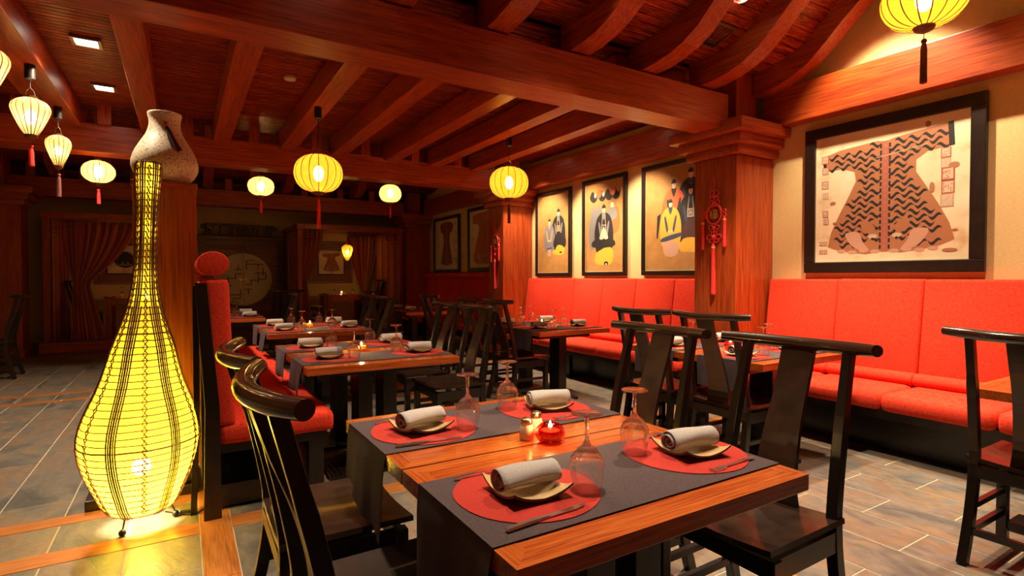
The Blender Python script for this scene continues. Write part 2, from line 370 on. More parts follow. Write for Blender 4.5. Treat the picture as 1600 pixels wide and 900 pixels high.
# slate tiles, each piece its own
yr = [YF] + [v for p in YS for v in p] + [YB]
xcols = []
x = 0.065
while x > XL + 0.05: xcols.append((max(x - 0.3125, XL), x)); x -= 0.3125
xcols += [(0.21 + 0.32 * i, 0.21 + 0.32 * (i + 1)) for i in range(6)]
x = 2.28
while x < XW - 0.05: xcols.append((x, min(x + 0.31, XW))); x += 0.31
tiles = []
for ci, (x0, x1) in enumerate(sorted(xcols)):
    k = round((x0 - 2.28) / 0.31) if x0 > 2 else ci
    off = 1.54 if k % 2 == 1 else 1.23
    cuts = [off + 0.62 * i for i in range(-8, 22)]
    for q in range(0, len(yr) - 1, 2):
        a, b = yr[q], yr[q + 1]
        if b - a < 0.5: ys = [a, b]
        else: ys = [a] + [c for c in cuts if a + 0.08 < c < b - 0.08] + [b]
        for j in range(len(ys) - 1): tiles.append((x0, x1, ys[j], ys[j + 1]))
ca, sa = math.cos(math.radians(31.27)), math.sin(math.radians(31.27))
def vis(t):
    x, y = (t[0] + t[1]) / 2, (t[2] + t[3]) / 2; d = x * sa + y * ca; r = x * ca - y * sa
    if d < 0.6 or abs(r / d) > 0.99 or x > 4.5 or y > 11.3: return 99
    if d < 1.9: return 50
    return d
tiles.sort(key=vis)
tc = {}
def tmesh(w, l):
    k = (round(w, 3), round(l, 3))
    if k not in tc:
        g = 0.0035
        tc[k] = MB().box(-w / 2 + g, w / 2 - g, -l / 2 + g, l / 2 - g, -0.015, 0).mesh('slate_tile', 'slate')
    return tc[k]
rest = MB()
for i, (x0, x1, y0, y1) in enumerate(tiles):
    if i < 290: put('slate_tile', tmesh(x1 - x0, y1 - y0), floor, ((x0 + x1) / 2, (y0 + y1) / 2, random.uniform(-0.0012, 0.0)))
    else: rest.box(x0 + 0.0035, x1 - 0.0035, y0 + 0.0035, y1 - 0.0035, -0.015, -0.001)
tag(obj('distant_slate_tiles', rest, 'slate', floor), kind='stuff')

# ------------------------------------------------------------------ ceiling: roof deck, slats, rafters, beams
def prof(d):
    P = [(-0.5, 3.015), (0, 3.015), (0.21, 3.02), (0.37, 3.05), (0.52, 3.10), (0.63, 3.165), (0.72, 3.24), (0.80, 3.32), (0.92, 3.43), (2.9, 5.0), (5, 6.6)]
    for (a, za), (b, zb) in zip(P, P[1:]):
        if a <= d <= b: return za + (zb - za) * (d - a) / (b - a)
    return P[-1][1]
def smooth_prof(d): return (prof(d - 0.06) + prof(d) + prof(d + 0.06)) / 3
LIFT = 0.23
def z1(y): return smooth_prof(min(3.36 - y, y + 2.4) if y < 3.36 else 0)
def z3(y): return min(smooth_prof(min(y - 7.8, 11.99 - y)), 4.3)
ceiling = struct('ceiling', MB().box(XL, XW, YF, YB, 5.4, 5.5), 'wood_x')
def deck(fn, y0, y1, n):
    ys = [y0 + (y1 - y0) * i / n for i in range(n + 1)]; mb = MB()
    for a, b in zip(ys, ys[1:]):
        za, zb = fn(a) + LIFT, fn(b) + LIFT; g = (b - a) * 0.08
        t = g / (b - a); a2, b2 = a + g, b - g; za2, zb2 = za + (zb - za) * t, zb - (zb - za) * t
        mb.add([(XL, a2, za2), (XW, a2, za2), (XW, b2, zb2), (XL, b2, zb2), (XL, a2, za2 + 0.02), (XW, a2, za2 + 0.02), (XW, b2, zb2 + 0.02), (XL, b2, zb2 + 0.02)],
               [(0, 3, 2, 1), (4, 5, 6, 7), (0, 1, 5, 4), (1, 2, 6, 5), (2, 3, 7, 6), (3, 0, 4, 7)])
        mb.add([(XL, a, za + 0.012), (XW, a, za + 0.012), (XW, b, zb + 0.012), (XL, b, zb + 0.012)], [(0, 1, 2, 3)])
    tag(obj('ceiling_slats', mb, 'slats', ceiling, fix=False), kind='stuff')
deck(z1, YF, 3.45, 76)
deck(lambda y: 2.97, 3.45, 7.66, 66)
deck(z3, 7.66, 12.1, 60)
deck(lambda y: 2.9, 12.1, YB, 26)
RX = [-2.5, -1.8, -1.08, -0.29, 0.43, 1.18, 1.83, 2.56, 3.24, 3.92]
def curved_rafter(x0, x1, fn, ya, yb, n=40):
    ys = [ya + (yb - ya) * i / n for i in range(n + 1)]
    poly = [(y, fn(y)) for y in ys] + [(y, fn(y) + LIFT + 0.01) for y in reversed(ys)]
    mb = MB()
    for i in range(n):
        a, b = ys[i], ys[i + 1]
        mb.add([(x0, a, fn(a)), (x1, a, fn(a)), (x1, b, fn(b)), (x0, b, fn(b)), (x0, a, fn(a) + LIFT + .015), (x1, a, fn(a) + LIFT + .015), (x1, b, fn(b) + LIFT + .015), (x0, b, fn(b) + LIFT + .015)],
               [(0, 3, 2, 1), (0, 1, 5, 4), (2, 3, 7, 6), (3, 0, 4, 7), (1, 2, 6, 5)] if i in (0, n - 1) else [(0, 3, 2, 1), (3, 0, 4, 7), (1, 2, 6, 5)])
    return mb
for i, x in enumerate(RX):
    w = 0.30 if abs(x + 1.08) < 0.01 else 0.18
    obj('rafter', MB().box(x - w / 2, x + w / 2, 3.5, 7.64, 2.955, 3.19), 'wood_y', ceiling, bevel=0.004)
    xs = {3.24: 3.36, 3.92: 4.08, 2.56: 2.62, 1.83: 1.895}.get(x, x)
    obj('curved_rafter', curved_rafter(xs - 0.09, xs + 0.09, z1, -2.1, 3.44), 'wood_y', ceiling)
    obj('curved_rafter', curved_rafter(x - 0.08, x + 0.08, z3, 7.74, 12.05), 'wood_y', ceiling)
obj('curved_rafter', curved_rafter(4.70, 4.86, lambda y: z1(y) + 0.02, -2.1, 3.28), 'wood_y', ceiling)
for y0 in (3.3, 7.56, 11.99):
    obj('cross_beam', MB().box(XL, 4.36, y0, y0 + 0.29, 2.686, 2.997), 'wood_x', ceiling, bevel=0.006)
for ya, yb in ((YF, 3.26), (3.74, 7.6), (8.05, 11.95)):
    obj('wall_beam', MB().box(4.84, XW, ya, yb, 2.73, 3.075), 'wood_y', ceiling, bevel=0.006)
for y0 in (3.62, 7.5, 7.88, 11.9):   # struts between the rafters above the beams
    for x in RX[:-1]:
        if y0 in (7.5, 11.9): obj('blocking_strut', MB().box(x + 0.3, x + 0.42, y0, y0 + 0.05, 2.99, 3.2), 'wood_z', ceiling)
# columns with stepped capitals
def column(x0, x1, y0, y1, label, ztop=2.745, post=True):
    t = thing('column', label, 'column', ((x0 + x1) / 2, (y0 + y1) / 2, 0))
    cx, cy = (x0 + x1) / 2, (y0 + y1) / 2
    B = lambda a, b, c, d, e, f: MB().box(a - cx, b - cx, c - cy, d - cy, e, f)
    obj('shaft', B(x0, x1, y0, y1, 0, 2.47), 'wood_z', t, bevel=0.004)
    obj('base_moulding', B(x0 - .03, x1 if x1 >= XW - .01 else x1 + .03, y0 - .03, y1 + .03, 0, 0.13), 'wood_x', t, bevel=0.008)
    c = obj('capital', B(x0 - .02, x1, y0 - .02, y1 + .02, 2.45, 2.50), 'wood_x', t)
    for o, a, b in ((0.07, 2.45, 2.545), (0.125, 2.535, 2.64), (0.19, 2.63, ztop)):
        obj('capital_step', B(x0 - o, x1 if x1 >= XW - .01 else x1 + o, y0 - o, y1 + o, a, b), 'wood_x', c, bevel=0.03, smooth=0.6)
    if post: obj('post', B(x0 + 0.04, x0 + 0.34, y0 + 0.04, y0 + 0.34, ztop - .01, 3.3), 'wood_z', t, bevel=0.003)
    return t
column(4.435, XW, 3.26, 3.74, 'square redwood column with a red tasselled charm, beside the large robe picture')
column(4.435, XW, 7.58, 8.05, 'square redwood column with a charm, between the portraits and the small robe pictures')
column(4.435, XW, 11.95, 12.43, 'square redwood column with plain face beside the curtained alcove')
column(-2.75, -2.2, 11.5, 11.98, 'square redwood column in shadow beside the dim curtained alcove')

# ------------------------------------------------------------------ ceiling fittings
for (x, y, z, where) in LIT:
    big = -0.7 < x < -0.6
    t = thing('recessed_downlight', ('square recessed downlight in the slatted ceiling, ' if big else 'small round recessed downlight ') + where, 'ceiling light', (x, y, z), group='ceiling downlights')
    if big:
        mb = MB()
        for a, b, c, d in ((-.1, .1, -.1, -.075), (-.1, .1, .075, .1), (-.1, -.075, -.075, .075), (.075, .1, -.075, .075)): mb.box(a, b, c, d, -.015, .02)
        obj('trim_ring', mb, 'metal', t); obj('lamp_face', MB().box(-.07, .07, -.07, .07, 0.0, .012), 'lampglow', t)
    else:
        obj('trim_ring', MB().lathe([(.07, -.012), (.07, .02), (.052, .02), (.052, -.012), (.07, -.012)], 20, cap=False), 'metal', t)
        obj('lamp_face', MB().lathe([(.052, 0.004), (.052, .014)], 20), 'lampglow', t)
t = thing('ceiling_vent', 'dark slotted ventilation grille between two curved rafters', 'vent', (3.72, 2.98, z1(2.98) + LIFT + 0.004), rx=-0.28)
obj('grille_frame', MB().box(-.17, .17, -.13, -.11, -.012, .01).box(-.17, .17, .11, .13, -.012, .01).box(-.17, -.15, -.11, .11, -.012, .01).box(.15, .17, -.11, .11, -.012, .01), 'metal', t)
obj('backing', MB().box(-.155, .155, -.115, .115, 0, .008), 'cord', t)
for i in range(9): obj('slat', MB().box(-.15 + i * .0355, -.143 + i * .0355, -.11, .11, -.012, .0), 'metal', t)
for i in range(3): obj('slat', MB().box(-.15, .15, -.06 + i * .06, -.054 + i * .06, -.011, .0), 'metal', t)
tag(obj('smoke_detector', MB().lathe([(.05, 0), (.055, .012), (.055, .03)], 20), 'plastic', None, (0.895, 5.545, 3.178), smooth=0.6), 'small round white smoke detector on the slatted ceiling', 'detector')

# ------------------------------------------------------------------ lanterns
def lantern(x, y, zc, D, Hh, shape, ztop, label, silk, power, bulbcol=(1, 0.72, 0.3), tcol='tassel', tl=0.2, ribs=16, box=0.13):
    t = thing('hanging_lantern', label, 'lantern', (x, y, zc), group='silk lanterns hanging from the ceiling')
    R = D / 2; h = Hh / 2
    if shape == 'round': pf = [(R * max(0.16, math.sin(PI * (0.055 + 0.89 * i / 16)) ** 0.84), -h * math.cos(PI * (0.03 + 0.94 * i / 16)) / math.cos(PI * .03)) for i in range(17)]
    elif shape == 'flat': pf = [(R * max(0.16, math.sin(PI * (0.055 + 0.89 * i / 16)) ** 0.98), -h * math.cos(PI * (0.03 + 0.94 * i / 16)) / math.cos(PI * .03)) for i in range(17)]
    elif shape == 'bulb': pf = cat_rom([(R * .30, -h), (R * .62, -h * .62), (R * .97, 0), (R * .92, h * .45), (R * .5, h * .93), (R * .3, h)], 4, False)
    else: pf = cat_rom([(R * .30, -h), (R * .55, -h * .6), (R * .88, h * .05), (R, h * .45), (R * .82, h * .78), (R * .34, h)], 4, False)
    lob = 0.035 if shape != 'bulb' else 0.02
    obj('shade', MB().lathe(pf, ribs * 4, lobe=lob, ln=ribs, cap=False), silk, t, smooth=True, fix=False)
    rb = MB()
    for q in range(ribs):
        a = 2 * PI * (q + 0.5) / ribs; f = 1 - lob + 0.004
        rb.tube([(r * f * math.cos(a), r * f * math.sin(a), z) for r, z in pf], 0.0036, 4, up=(math.cos(a), math.sin(a), 0.01))
    tag(obj('ribs', rb, 'cane', t))
    rt, rbm = pf[-1][0], pf[0][0]
    obj('top_collar', MB().lathe([(rt + .004, h - .008), (rt + .006, h + .014), (rt - .01, h + .016), (rt - .01, h - .008)], 20, cap=False), 'brass', t)
    bc = obj('bottom_cap', MB().lathe([(rbm * .35, -h - .035), (rbm * .9, -h - .022), (rbm + .006, -h - .006), (rbm + .004, -h + .008)], 20), 'cane', t, smooth=0.7)
    hk = MB().tube([(rt * .75, 0, h + .01), (rt * .5, 0, h + .06), (0, 0, h + .085), (-rt * .5, 0, h + .06), (-rt * .75, 0, h + .01)], .003, 5, up=(0, 1, 0))
    obj('hanger', hk, 'brass', t)
    zt = ztop - zc
    cb = min(box, zt - h - .1)
    if cb > .04:
        obj('ceiling_box', MB().lathe([(.018, zt - cb), (.035, zt - cb + .01), (.035, zt - .01), (.03, zt + .005)], 14), 'cord', t, smooth=0.6)
    obj('cord', MB().tube([(0, 0, h + .08), (0, 0, zt - max(cb, 0) + .01)], .004, 6), 'cord', t)
    ts = obj('tassel', MB().tube([(0, 0, -h - .03), (0, 0, -h - .075)], .002, 5).sphere((0, 0, -h - .085), .016, 10).lathe([(.008, -h - .10 - tl), (.019, -h - .095 - tl), (.017, -h - .13), (.011, -h - .095)], 12, lobe=.18, ln=12), tcol, t, smooth=0.8)
    b = obj('bulb', MB().sphere((0, 0, 0), min(.05, R * .3), 14, sz=1.6), 'bulb', t, smooth=True)
    p = point((0, 0, 0.0), power * (.80 if silk == 'silkl' else .32), bulbcol, r=min(.05, R * .3)); p.parent = t
    return t
WARM = (1.0, 0.70, 0.30)
lantern(3.83, 1.53, 2.975, .45, .34, 'round', z1(1.53) + .24, 'large round yellow ribbed silk lantern with brown tassel by the robe picture', 'silk', 80, WARM, 'tasselb', .24)
lantern(1.147, 5.53, 2.31, .46, .36, 'round', 2.965, 'large round yellow silk lantern with dark ribs above the double tables', 'silk', 34, WARM, 'tassel', .26)
lantern(3.36, 5.60, 2.43, .47, .37, 'round', 2.99, 'round yellow ribbed silk lantern in front of the middle column', 'silk', 30, WARM, 'tasselb', .2)
lantern(-1.0, 4.41, 2.53, .25, .29, 'diamond', 2.965, 'pale yellow tapered silk lantern closest to the large cross beam', 'silkl', 22, WARM, 'tassel', .14)
lantern(-1.0, 5.60, 2.55, .25, .29, 'diamond', 2.965, 'pale yellow wide-shouldered tapered silk lantern with short pink tassel', 'silkl', 22, WARM, 'tassel', .14)
lantern(-1.02, 6.84, 2.53, .205, .30, 'diamond', 2.965, 'slim pale yellow tapered silk lantern with long brown tassel', 'silkl', 20, WARM, 'tasselb', .2)
lantern(-0.80, 7.70, 2.49, .32, .25, 'flat', 2.69, 'flattened pale yellow silk lantern with red tassel below the beam', 'silkl', 24, WARM, 'tassel', .14, box=.05)
lantern(1.03, 9.0, 2.67, .37, .28, 'round', z3(9.0) + .2, 'small bright yellow round lantern in front of the moon-disc cabinet', 'silkl', 75, WARM, 'tassel', .16)
lantern(3.04, 9.0, 2.72, .37, .30, 'round', z3(9.0) + .2, 'small white-glowing round lantern near the small robe pictures', 'silkl', 95, WARM, 'tassel', .16)
lantern(-1.08, 13.0, 2.13, .22, .38, 'bulb', 2.40, 'orange pear-shaped silk lantern hanging in the dim alcove', 'silko', 28, (1, .6, .2), 'tasselb', .2, box=.03)
lantern(3.34, 13.0, 1.88, .26, .38, 'diamond', 2.40, 'yellow tapered silk lantern hanging before the ornate framed picture', 'silk', 120, WARM, 'tasselb', .14, box=.03)

# ------------------------------------------------------------------ tall woven floor lamp
LX, LY = -0.195, 3.45
fl = thing('floor_lamp', 'tall gourd-shaped yellow floor lamp bound with dark cane', 'lamp', (LX, LY, 0))
LP = [(.125, .075), (.16, .11), (.195, .19), (.235, .29), (.258, .38), (.265, .46), (.255, .54), (.23, .62), (.198, .70), (.165, .80), (.137, .92), (.112, 1.0), (.085, 1.09), (.063, 1.18), (.048, 1.28), (.042, 1.4), (.040, 1.55), (.044, 1.7), (.051, 1.82), (.052, 1.88), (.044, 1.905)]
LPs = cat_rom(LP, 3, False)
def lc(z): return 0.05 * max(0, (z - 0.5)) / 1.4
def lp(a, i, k=1.0, tab=None):
    r, z = (tab or LPs)[i]; return (lc(z) + r * k * math.cos(a), r * k * math.sin(a), z)
mb = MB(); K = 48
for r, z in LPs: mb.v += [(lc(z) + r * math.cos(2 * PI * i / K), r * math.sin(2 * PI * i / K), z) for i in range(K)]
for i in range(len(LPs) - 1):
    for q in range(K): mb.f.append((i * K + q, i * K + (q + 1) % K, (i + 1) * K + (q + 1) % K, (i + 1) * K + q)); mb.mi.append(0)
obj('paper_shade', mb, 'lampp', fl, smooth=True, fix=False)
def lr(z):
    for (ra, za), (rb_, zb) in zip(LPs, LPs[1:]):
        if za <= z <= zb: return ra + (rb_ - ra) * (z - za) / (zb - za)
    return LPs[-1][0]
z = 0.085
hoops = []
while z < 1.90:
    hoops.append(z); rr = lr(z) + .003
    th = 0.0045 if abs(z - 1.0) < .018 or z > 1.87 or z < .09 or abs(z - .46) < .018 else 0.0030
    obj('cane_hoop', MB().tube([(lc(z) + rr * math.cos(2 * PI * i / 32), rr * math.sin(2 * PI * i / 32), z + random.uniform(-.0015, .0015)) for i in range(32)], th, 4, closed=True), 'cane', fl)
    z += 0.033
for q in range(6):
    a0 = 2 * PI * q / 6 + 0.105
    mb = MB()
    for w in (-2, -1, 0, 1, 2):
        pts = []
        for i, (r, zz) in enumerate(LPs[::2]):
            if abs(w) > 1 and zz > 1.2: break
            a = a0 + w * 0.010 / max(r, .05); pts.append(lp(a, i * 2, 1 + .006 / r))
        mb.tube(pts, .0050 if w == 0 else .0038, 4, up=(math.cos(a0), math.sin(a0), .01))
    obj('cane_band', mb, 'cane', fl)
    a1 = a0 + PI / 6; mb = MB()
    for zz in hoops[1:-1]:
        r = lr(zz) + .006; w = (.012 if zz < 1.1 else .008) / max(r, .03); dz = .0155
        rz = [(lr(zz - dz) + .005, zz - dz), (r, zz), (lr(zz + dz) + .005, zz + dz)]
        C = lambda rr, aa, zq: (lc(zq) + rr * math.cos(aa), rr * math.sin(aa), zq)
        mb.tube([C(rz[0][0], a1, rz[0][1]), C(r, a1 - w, zz), C(rz[2][0], a1, rz[2][1])], .0032, 4)
        mb.tube([C(rz[0][0], a1, rz[0][1]), C(r, a1 + w, zz), C(rz[2][0], a1, rz[2][1])], .0032, 4)
    obj('cane_lacing', mb, 'cane', fl)
for q in range(3):
    a = 2 * PI * q / 3 - 2.1
    ft = obj('foot', MB().sphere((.15 * math.cos(a), .15 * math.sin(a), .017), .0175, 12), 'cord', fl, smooth=True)
    obj('foot_wire', MB().tube([(.15 * math.cos(a), .15 * math.sin(a), .025), (.128 * math.cos(a), .128 * math.sin(a), .085)], .004, 6), 'cord', ft)
obj('bulb', MB().sphere((0, 0, .30), .045, 16), 'bulb', fl, smooth=True)
obj('stem_bulb', MB().sphere((.03, 0, 1.2), .012, 10), 'bulb', fl, smooth=True)
p = point((0, 0, .27), 36, (1.0, .83, .40), .07); p.parent = fl
p = point((.02, 0, .75), 2.2, (1.0, .83, .35), .03); p.parent = fl
for zz, pw_ in ((1.3, .2), (1.55, .36), (1.78, .5)):
    p = point((lc(zz), 0, zz), pw_, (1.0, .78, .28), .012); p.parent = fl
cordp = [(LX + .1, LY + .02, .03), (LX + .17, LY + .01, .008), (LX + .26, LY - .02, .006), (.15, 3.60, .006), (.35, 3.72, .006), (.48, 3.86, .006), (.58, 4.0, .006)]
pc = thing('power_cord', 'black lamp flex with inline switch lying on the floor beside the divider', 'cord', (0, 0, 0))
obj('flex', MB().tube(cat_rom(cordp, 6, False), .004, 6), 'cord', pc)
obj('switch', MB().box(-.03, .03, -.011, .011, 0, .02), 'cord', pc, (LX + .2, LY + .005, 0), (0, 0, -.3), bevel=.004)

# ------------------------------------------------------------------ pillar, plinth, basket vase
t = thing('display_pillar', 'plain square redwood pillar on a black plinth carrying the woven vase', 'pillar', (-0.085, 4.1, 0))
obj('shaft', MB().box(-.165, .165, -.15, .15, .12, 1.86), 'wood_z', t, bevel=.004)
obj('top_board', MB().box(-.172, .172, -.157, .157, 1.85, 1.885), 'wood_x', t, bevel=.004)
obj('plinth', MB().box(-.39, .155, -.34, .26, 0, .06).box(-.33, .155, -.29, .22, .06, .10).box(-.26, .155, -.22, .18, .10, .14), 'black', t, bevel=.005)
t = thing('basket_vase', 'large cream woven vase with a dark feather tag, standing on the pillar', 'vase', (-0.085, 4.1, 1.885))
vp = cat_rom([(.085, 0), (.125, .015), (.165, .06), (.183, .115), (.172, .18), (.138, .25), (.104, .31), (.088, .36), (.086, .40), (.094, .44), (.088, .445), (.078, .40), (.08, .34)], 4, False)
obj('body', MB().lathe(vp, 40, cap=False), 'weave', t, smooth=True)
obj('inner_base', MB().lathe([(.08, .005), (.08, .012)], 24), 'weave', t)
sx = [(-.02, .36), (.01, .33), (.03, .26), (.045, .20), (.02, .185), (-.005, .22), (-.018, .28), (-.03, .34)]
def vr(z):
    for (ra, za), (rb_, zb) in zip(vp, vp[1:]):
        if za <= z <= zb: return ra + (rb_ - ra) * (z - za) / (zb - za + 1e-9)
    return .09
def onv(a, b, d):
    an = -PI / 2 + .25 + a / .14; r = vr(b) + d; return (r * math.cos(an), r * math.sin(an), b)
obj('feather_tag', MB().prism(sx, .002, .007, 0, onv), 'ink_m', t)
obj('bead', MB().sphere(onv(-.022, .37, .008), .011, 10), 'ink_r', t)

# ------------------------------------------------------------------ red bench divider (runs beside the double tables)
YA, YZ = 3.29, 7.0
bn = thing('divider_bench', 'red upholstered high-backed bench with black frame and bolster beside the floor lamp', 'bench', (0.13, YA, 0))
Lb = YZ - YA
def rel(mb): return mb
for yy in (0.0, Lb):
    s = 0 if yy == 0 else -.045
    obj('post', MB().prism([(-.045, 0), (.04, 0), (.035, .6), (-.02, 1.27), (-.075, 1.27), (-.035, .6)], yy + s, yy + s + .045), 'black', bn, bevel=.003)
    obj('post', MB().prism([(-.105, 0), (-.075, 0), (-.055, .6), (-.055, 1.25), (-.085, 1.25), (-.085, .6)], yy + s + .12, yy + s + .16), 'black', bn)
obj('back_board', MB().box(-.05, .0, .05, Lb - .05, .2, 1.24), 'black', bn)
obj('base_board', MB().box(.02, .50, .12, Lb - .05, .02, .14), 'black', bn)
obj('front_leg', MB().box(.50, .585, .06, .13, 0, .39), 'black', bn)
obj('front_leg', MB().box(.50, .585, Lb - .13, Lb - .06, 0, .39), 'black', bn)
obj('seat_frame', MB().box(.0, .60, .04, Lb - .04, .34, .39), 'black', bn)
n = 4
for i in range(n):
    a, b = .015 + (Lb - .03) * i / n, .015 + (Lb - .03) * (i + 1) / n
    obj('seat_cushion', MB().box(.03, .64, a + .002, b - .002, .385, .50), 'red', bn, bevel=.035, smooth=True)
    mb = MB(); mb.add([(.0, a, .49), (.115, a, .49), (.085, a, 1.29), (-.03, a, 1.29), (.0, b - .003, .49), (.115, b - .003, .49), (.085, b - .003, 1.29), (-.03, b - .003, 1.29)], [(0, 1, 2, 3), (4, 7, 6, 5), (0, 4, 5, 1), (1, 5, 6, 2), (2, 6, 7, 3), (3, 7, 4, 0)])
    obj('back_cushion', mb, 'red', bn, bevel=.028, smooth=True)
    mb = MB().sweep([(.012, a, 1.372), (.012, b - .004, 1.372)], [(.078 * math.cos(2 * PI * q / 20), .066 * math.sin(2 * PI * q / 20)) for q in range(20)])
    obj('bolster', mb, 'red', bn, bevel=.012, smooth=0.9)

# ------------------------------------------------------------------ banquettes along the right wall
def banquette(ya, yb, label, bolster=False):
    t = thing('banquette', label, 'banquette', (4.62, (ya + yb) / 2, 0), group='red banquettes along the wall')
    L = yb - ya; n = max(1, round(L / .66)); w = L / n
    f = MB(); 
    obj('plinth', MB().box(-.12, .37, -L / 2, L / 2, 0, .30), 'black', t)
    obj('seat_frame', MB().box(-.36, .37, -L / 2 + .005, L / 2 - .005, .29, .36), 'black', t)
    k = max(2, round(L / 1.3))
    for i in range(k): 
        y = -L / 2 + .12 + (L - .24) * i / (k - 1)
        lg = obj('leg', MB().box(-.33, -.27, y - .03, y + .03, 0.02, .30), 'black', t)
        obj('foot_plate', MB().box(-.37, -.2, y - .06, y + .06, 0, .022), 'black', lg)
    sm = MB().box(-.40, .20, -w / 2 + .002, w / 2 - .002, .345, .475).mesh('seat_cushion', 'red', bevel=.045, smooth=True)
    rm = MB().sweep([(.145, -w / 2 + .002, .515), (.145, w / 2 - .002, .515)], [(.062 * math.cos(2 * PI * q / 16), .052 * math.sin(2 * PI * q / 16)) for q in range(16)]).mesh('lumbar_roll', 'red', bevel=.012, smooth=True)
    b = MB(); b.add([(.16, -w / 2 + .002, .46), (.36, -w / 2 + .002, .46), (.375, -w / 2 + .002, 1.283), (.27, -w / 2 + .002, 1.283), (.16, w / 2 - .002, .46), (.36, w / 2 - .002, .46), (.375, w / 2 - .002, 1.283), (.27, w / 2 - .002, 1.283)], [(0, 1, 2, 3), (4, 7, 6, 5), (0, 4, 5, 1), (1, 5, 6, 2), (2, 6, 7, 3), (3, 7, 4, 0)])
    bm_ = b.mesh('back_panel', 'red', bevel=.022, smooth=True)
    if bolster: hm = MB().sweep([(.28, -w / 2 + .002, 1.335), (.28, w / 2 - .002, 1.335)], [(.075 * math.cos(2 * PI * q / 16), .06 * math.sin(2 * PI * q / 16)) for q in range(16)]).mesh('bolster', 'red', bevel=.012, smooth=True)
    for i in range(n):
        y = -L / 2 + w * (i + .5)
        put('seat_cushion', sm, t, (0, y, random.uniform(-.004, .004))); put('lumbar_roll', rm, t, (0, y, 0)); put('back_panel', bm_, t, (0, y, random.uniform(-.003, .003)))
        if bolster: put('bolster', hm, t, (0, y, 0))
banquette(-1.3, 3.22, 'long red upholstered banquette under the large robe picture')
banquette(3.78, 7.54, 'red upholstered banquette under the three ancestor portraits')
banquette(8.09, 11.91, 'red banquette with a bolster along its top under the small robe pictures', True)

# ------------------------------------------------------------------ tables
def half_table(t, x0, x1, y0, y1, posts=2):
    tp = obj('tabletop', MB().box(x0, x1, y0, y1, .705, .75), 'table', t, bevel=.003)
    b = .055; e = .0008
    bd = M['stripy2'] if 'stripy2' in M else None
    mb = MB(); mb.prism([(x0, y0), (x0 + b, y0 + b), (x0 + b, y1 - b), (x0, y1)], .748, .75 + e, 0, lambda a, c, d: (a, c, d))
    obj('edge_band', mb, 'tabley', tp)
    mb = MB(); mb.prism([(x1, y0), (x1 - b, y0 + b), (x1 - b, y1 - b), (x1, y1)], .748, .75 + e, 0, lambda a, c, d: (a, c, d))
    obj('edge_band', mb, 'tabley', tp)
    for ya, yb in ((y0, y0 + b), (y1, y1 - b)):
        mb = MB(); mb.prism([(x0, ya), (x1, ya), (x1 - b, yb), (x0 + b, yb)], .748, .75 + e, 0, lambda a, c, d: (a, c, d))
        obj('edge_band', mb, 'tableb', tp)
    cx, cy = (x0 + x1) / 2, (y0 + y1) / 2
    obj('under_frame', MB().box(x0 + .12, x1 - .12, cy - .13, cy + .13, .655, .706), 'black', t)
    for s in ((-.085, .085) if posts == 2 else (0.0,)):
        obj('post', MB().box(cx + s - .048, cx + s + .048, cy - .09, cy + .09, .02, .66), 'black', t, bevel=.003)
    fwx = .34 if posts == 2 else .115
    obj('foot_plate', MB().box(cx - fwx, cx + fwx, cy - .21, cy + .21, 0, .028), 'black', t, bevel=.004)
    for i in range(5 if posts == 2 else 0): obj('foot_rib', MB().box(cx - .33 + i * .03 if i < 3 else cx + .33 - (i - 2) * .03, (cx - .32 + i * .03) if i < 3 else cx + .34 - (i - 2) * .03, cy - .2, cy + .2, .028, .034), 'black', t)
M['tabley'] = wood('table_edge_wood_along', (0.26, 0.04, 0.008), (0.42, 0.085, 0.014), (0.52, 0.14, 0.026), 'y', rough=.22, scale=1.6, coat=.6)
M['tableb'] = wood('table_edge_wood', (0.27, 0.045, 0.009), (0.44, 0.09, 0.015), (0.54, 0.15, 0.028), 'x', rough=.22, scale=1.6, coat=.6)
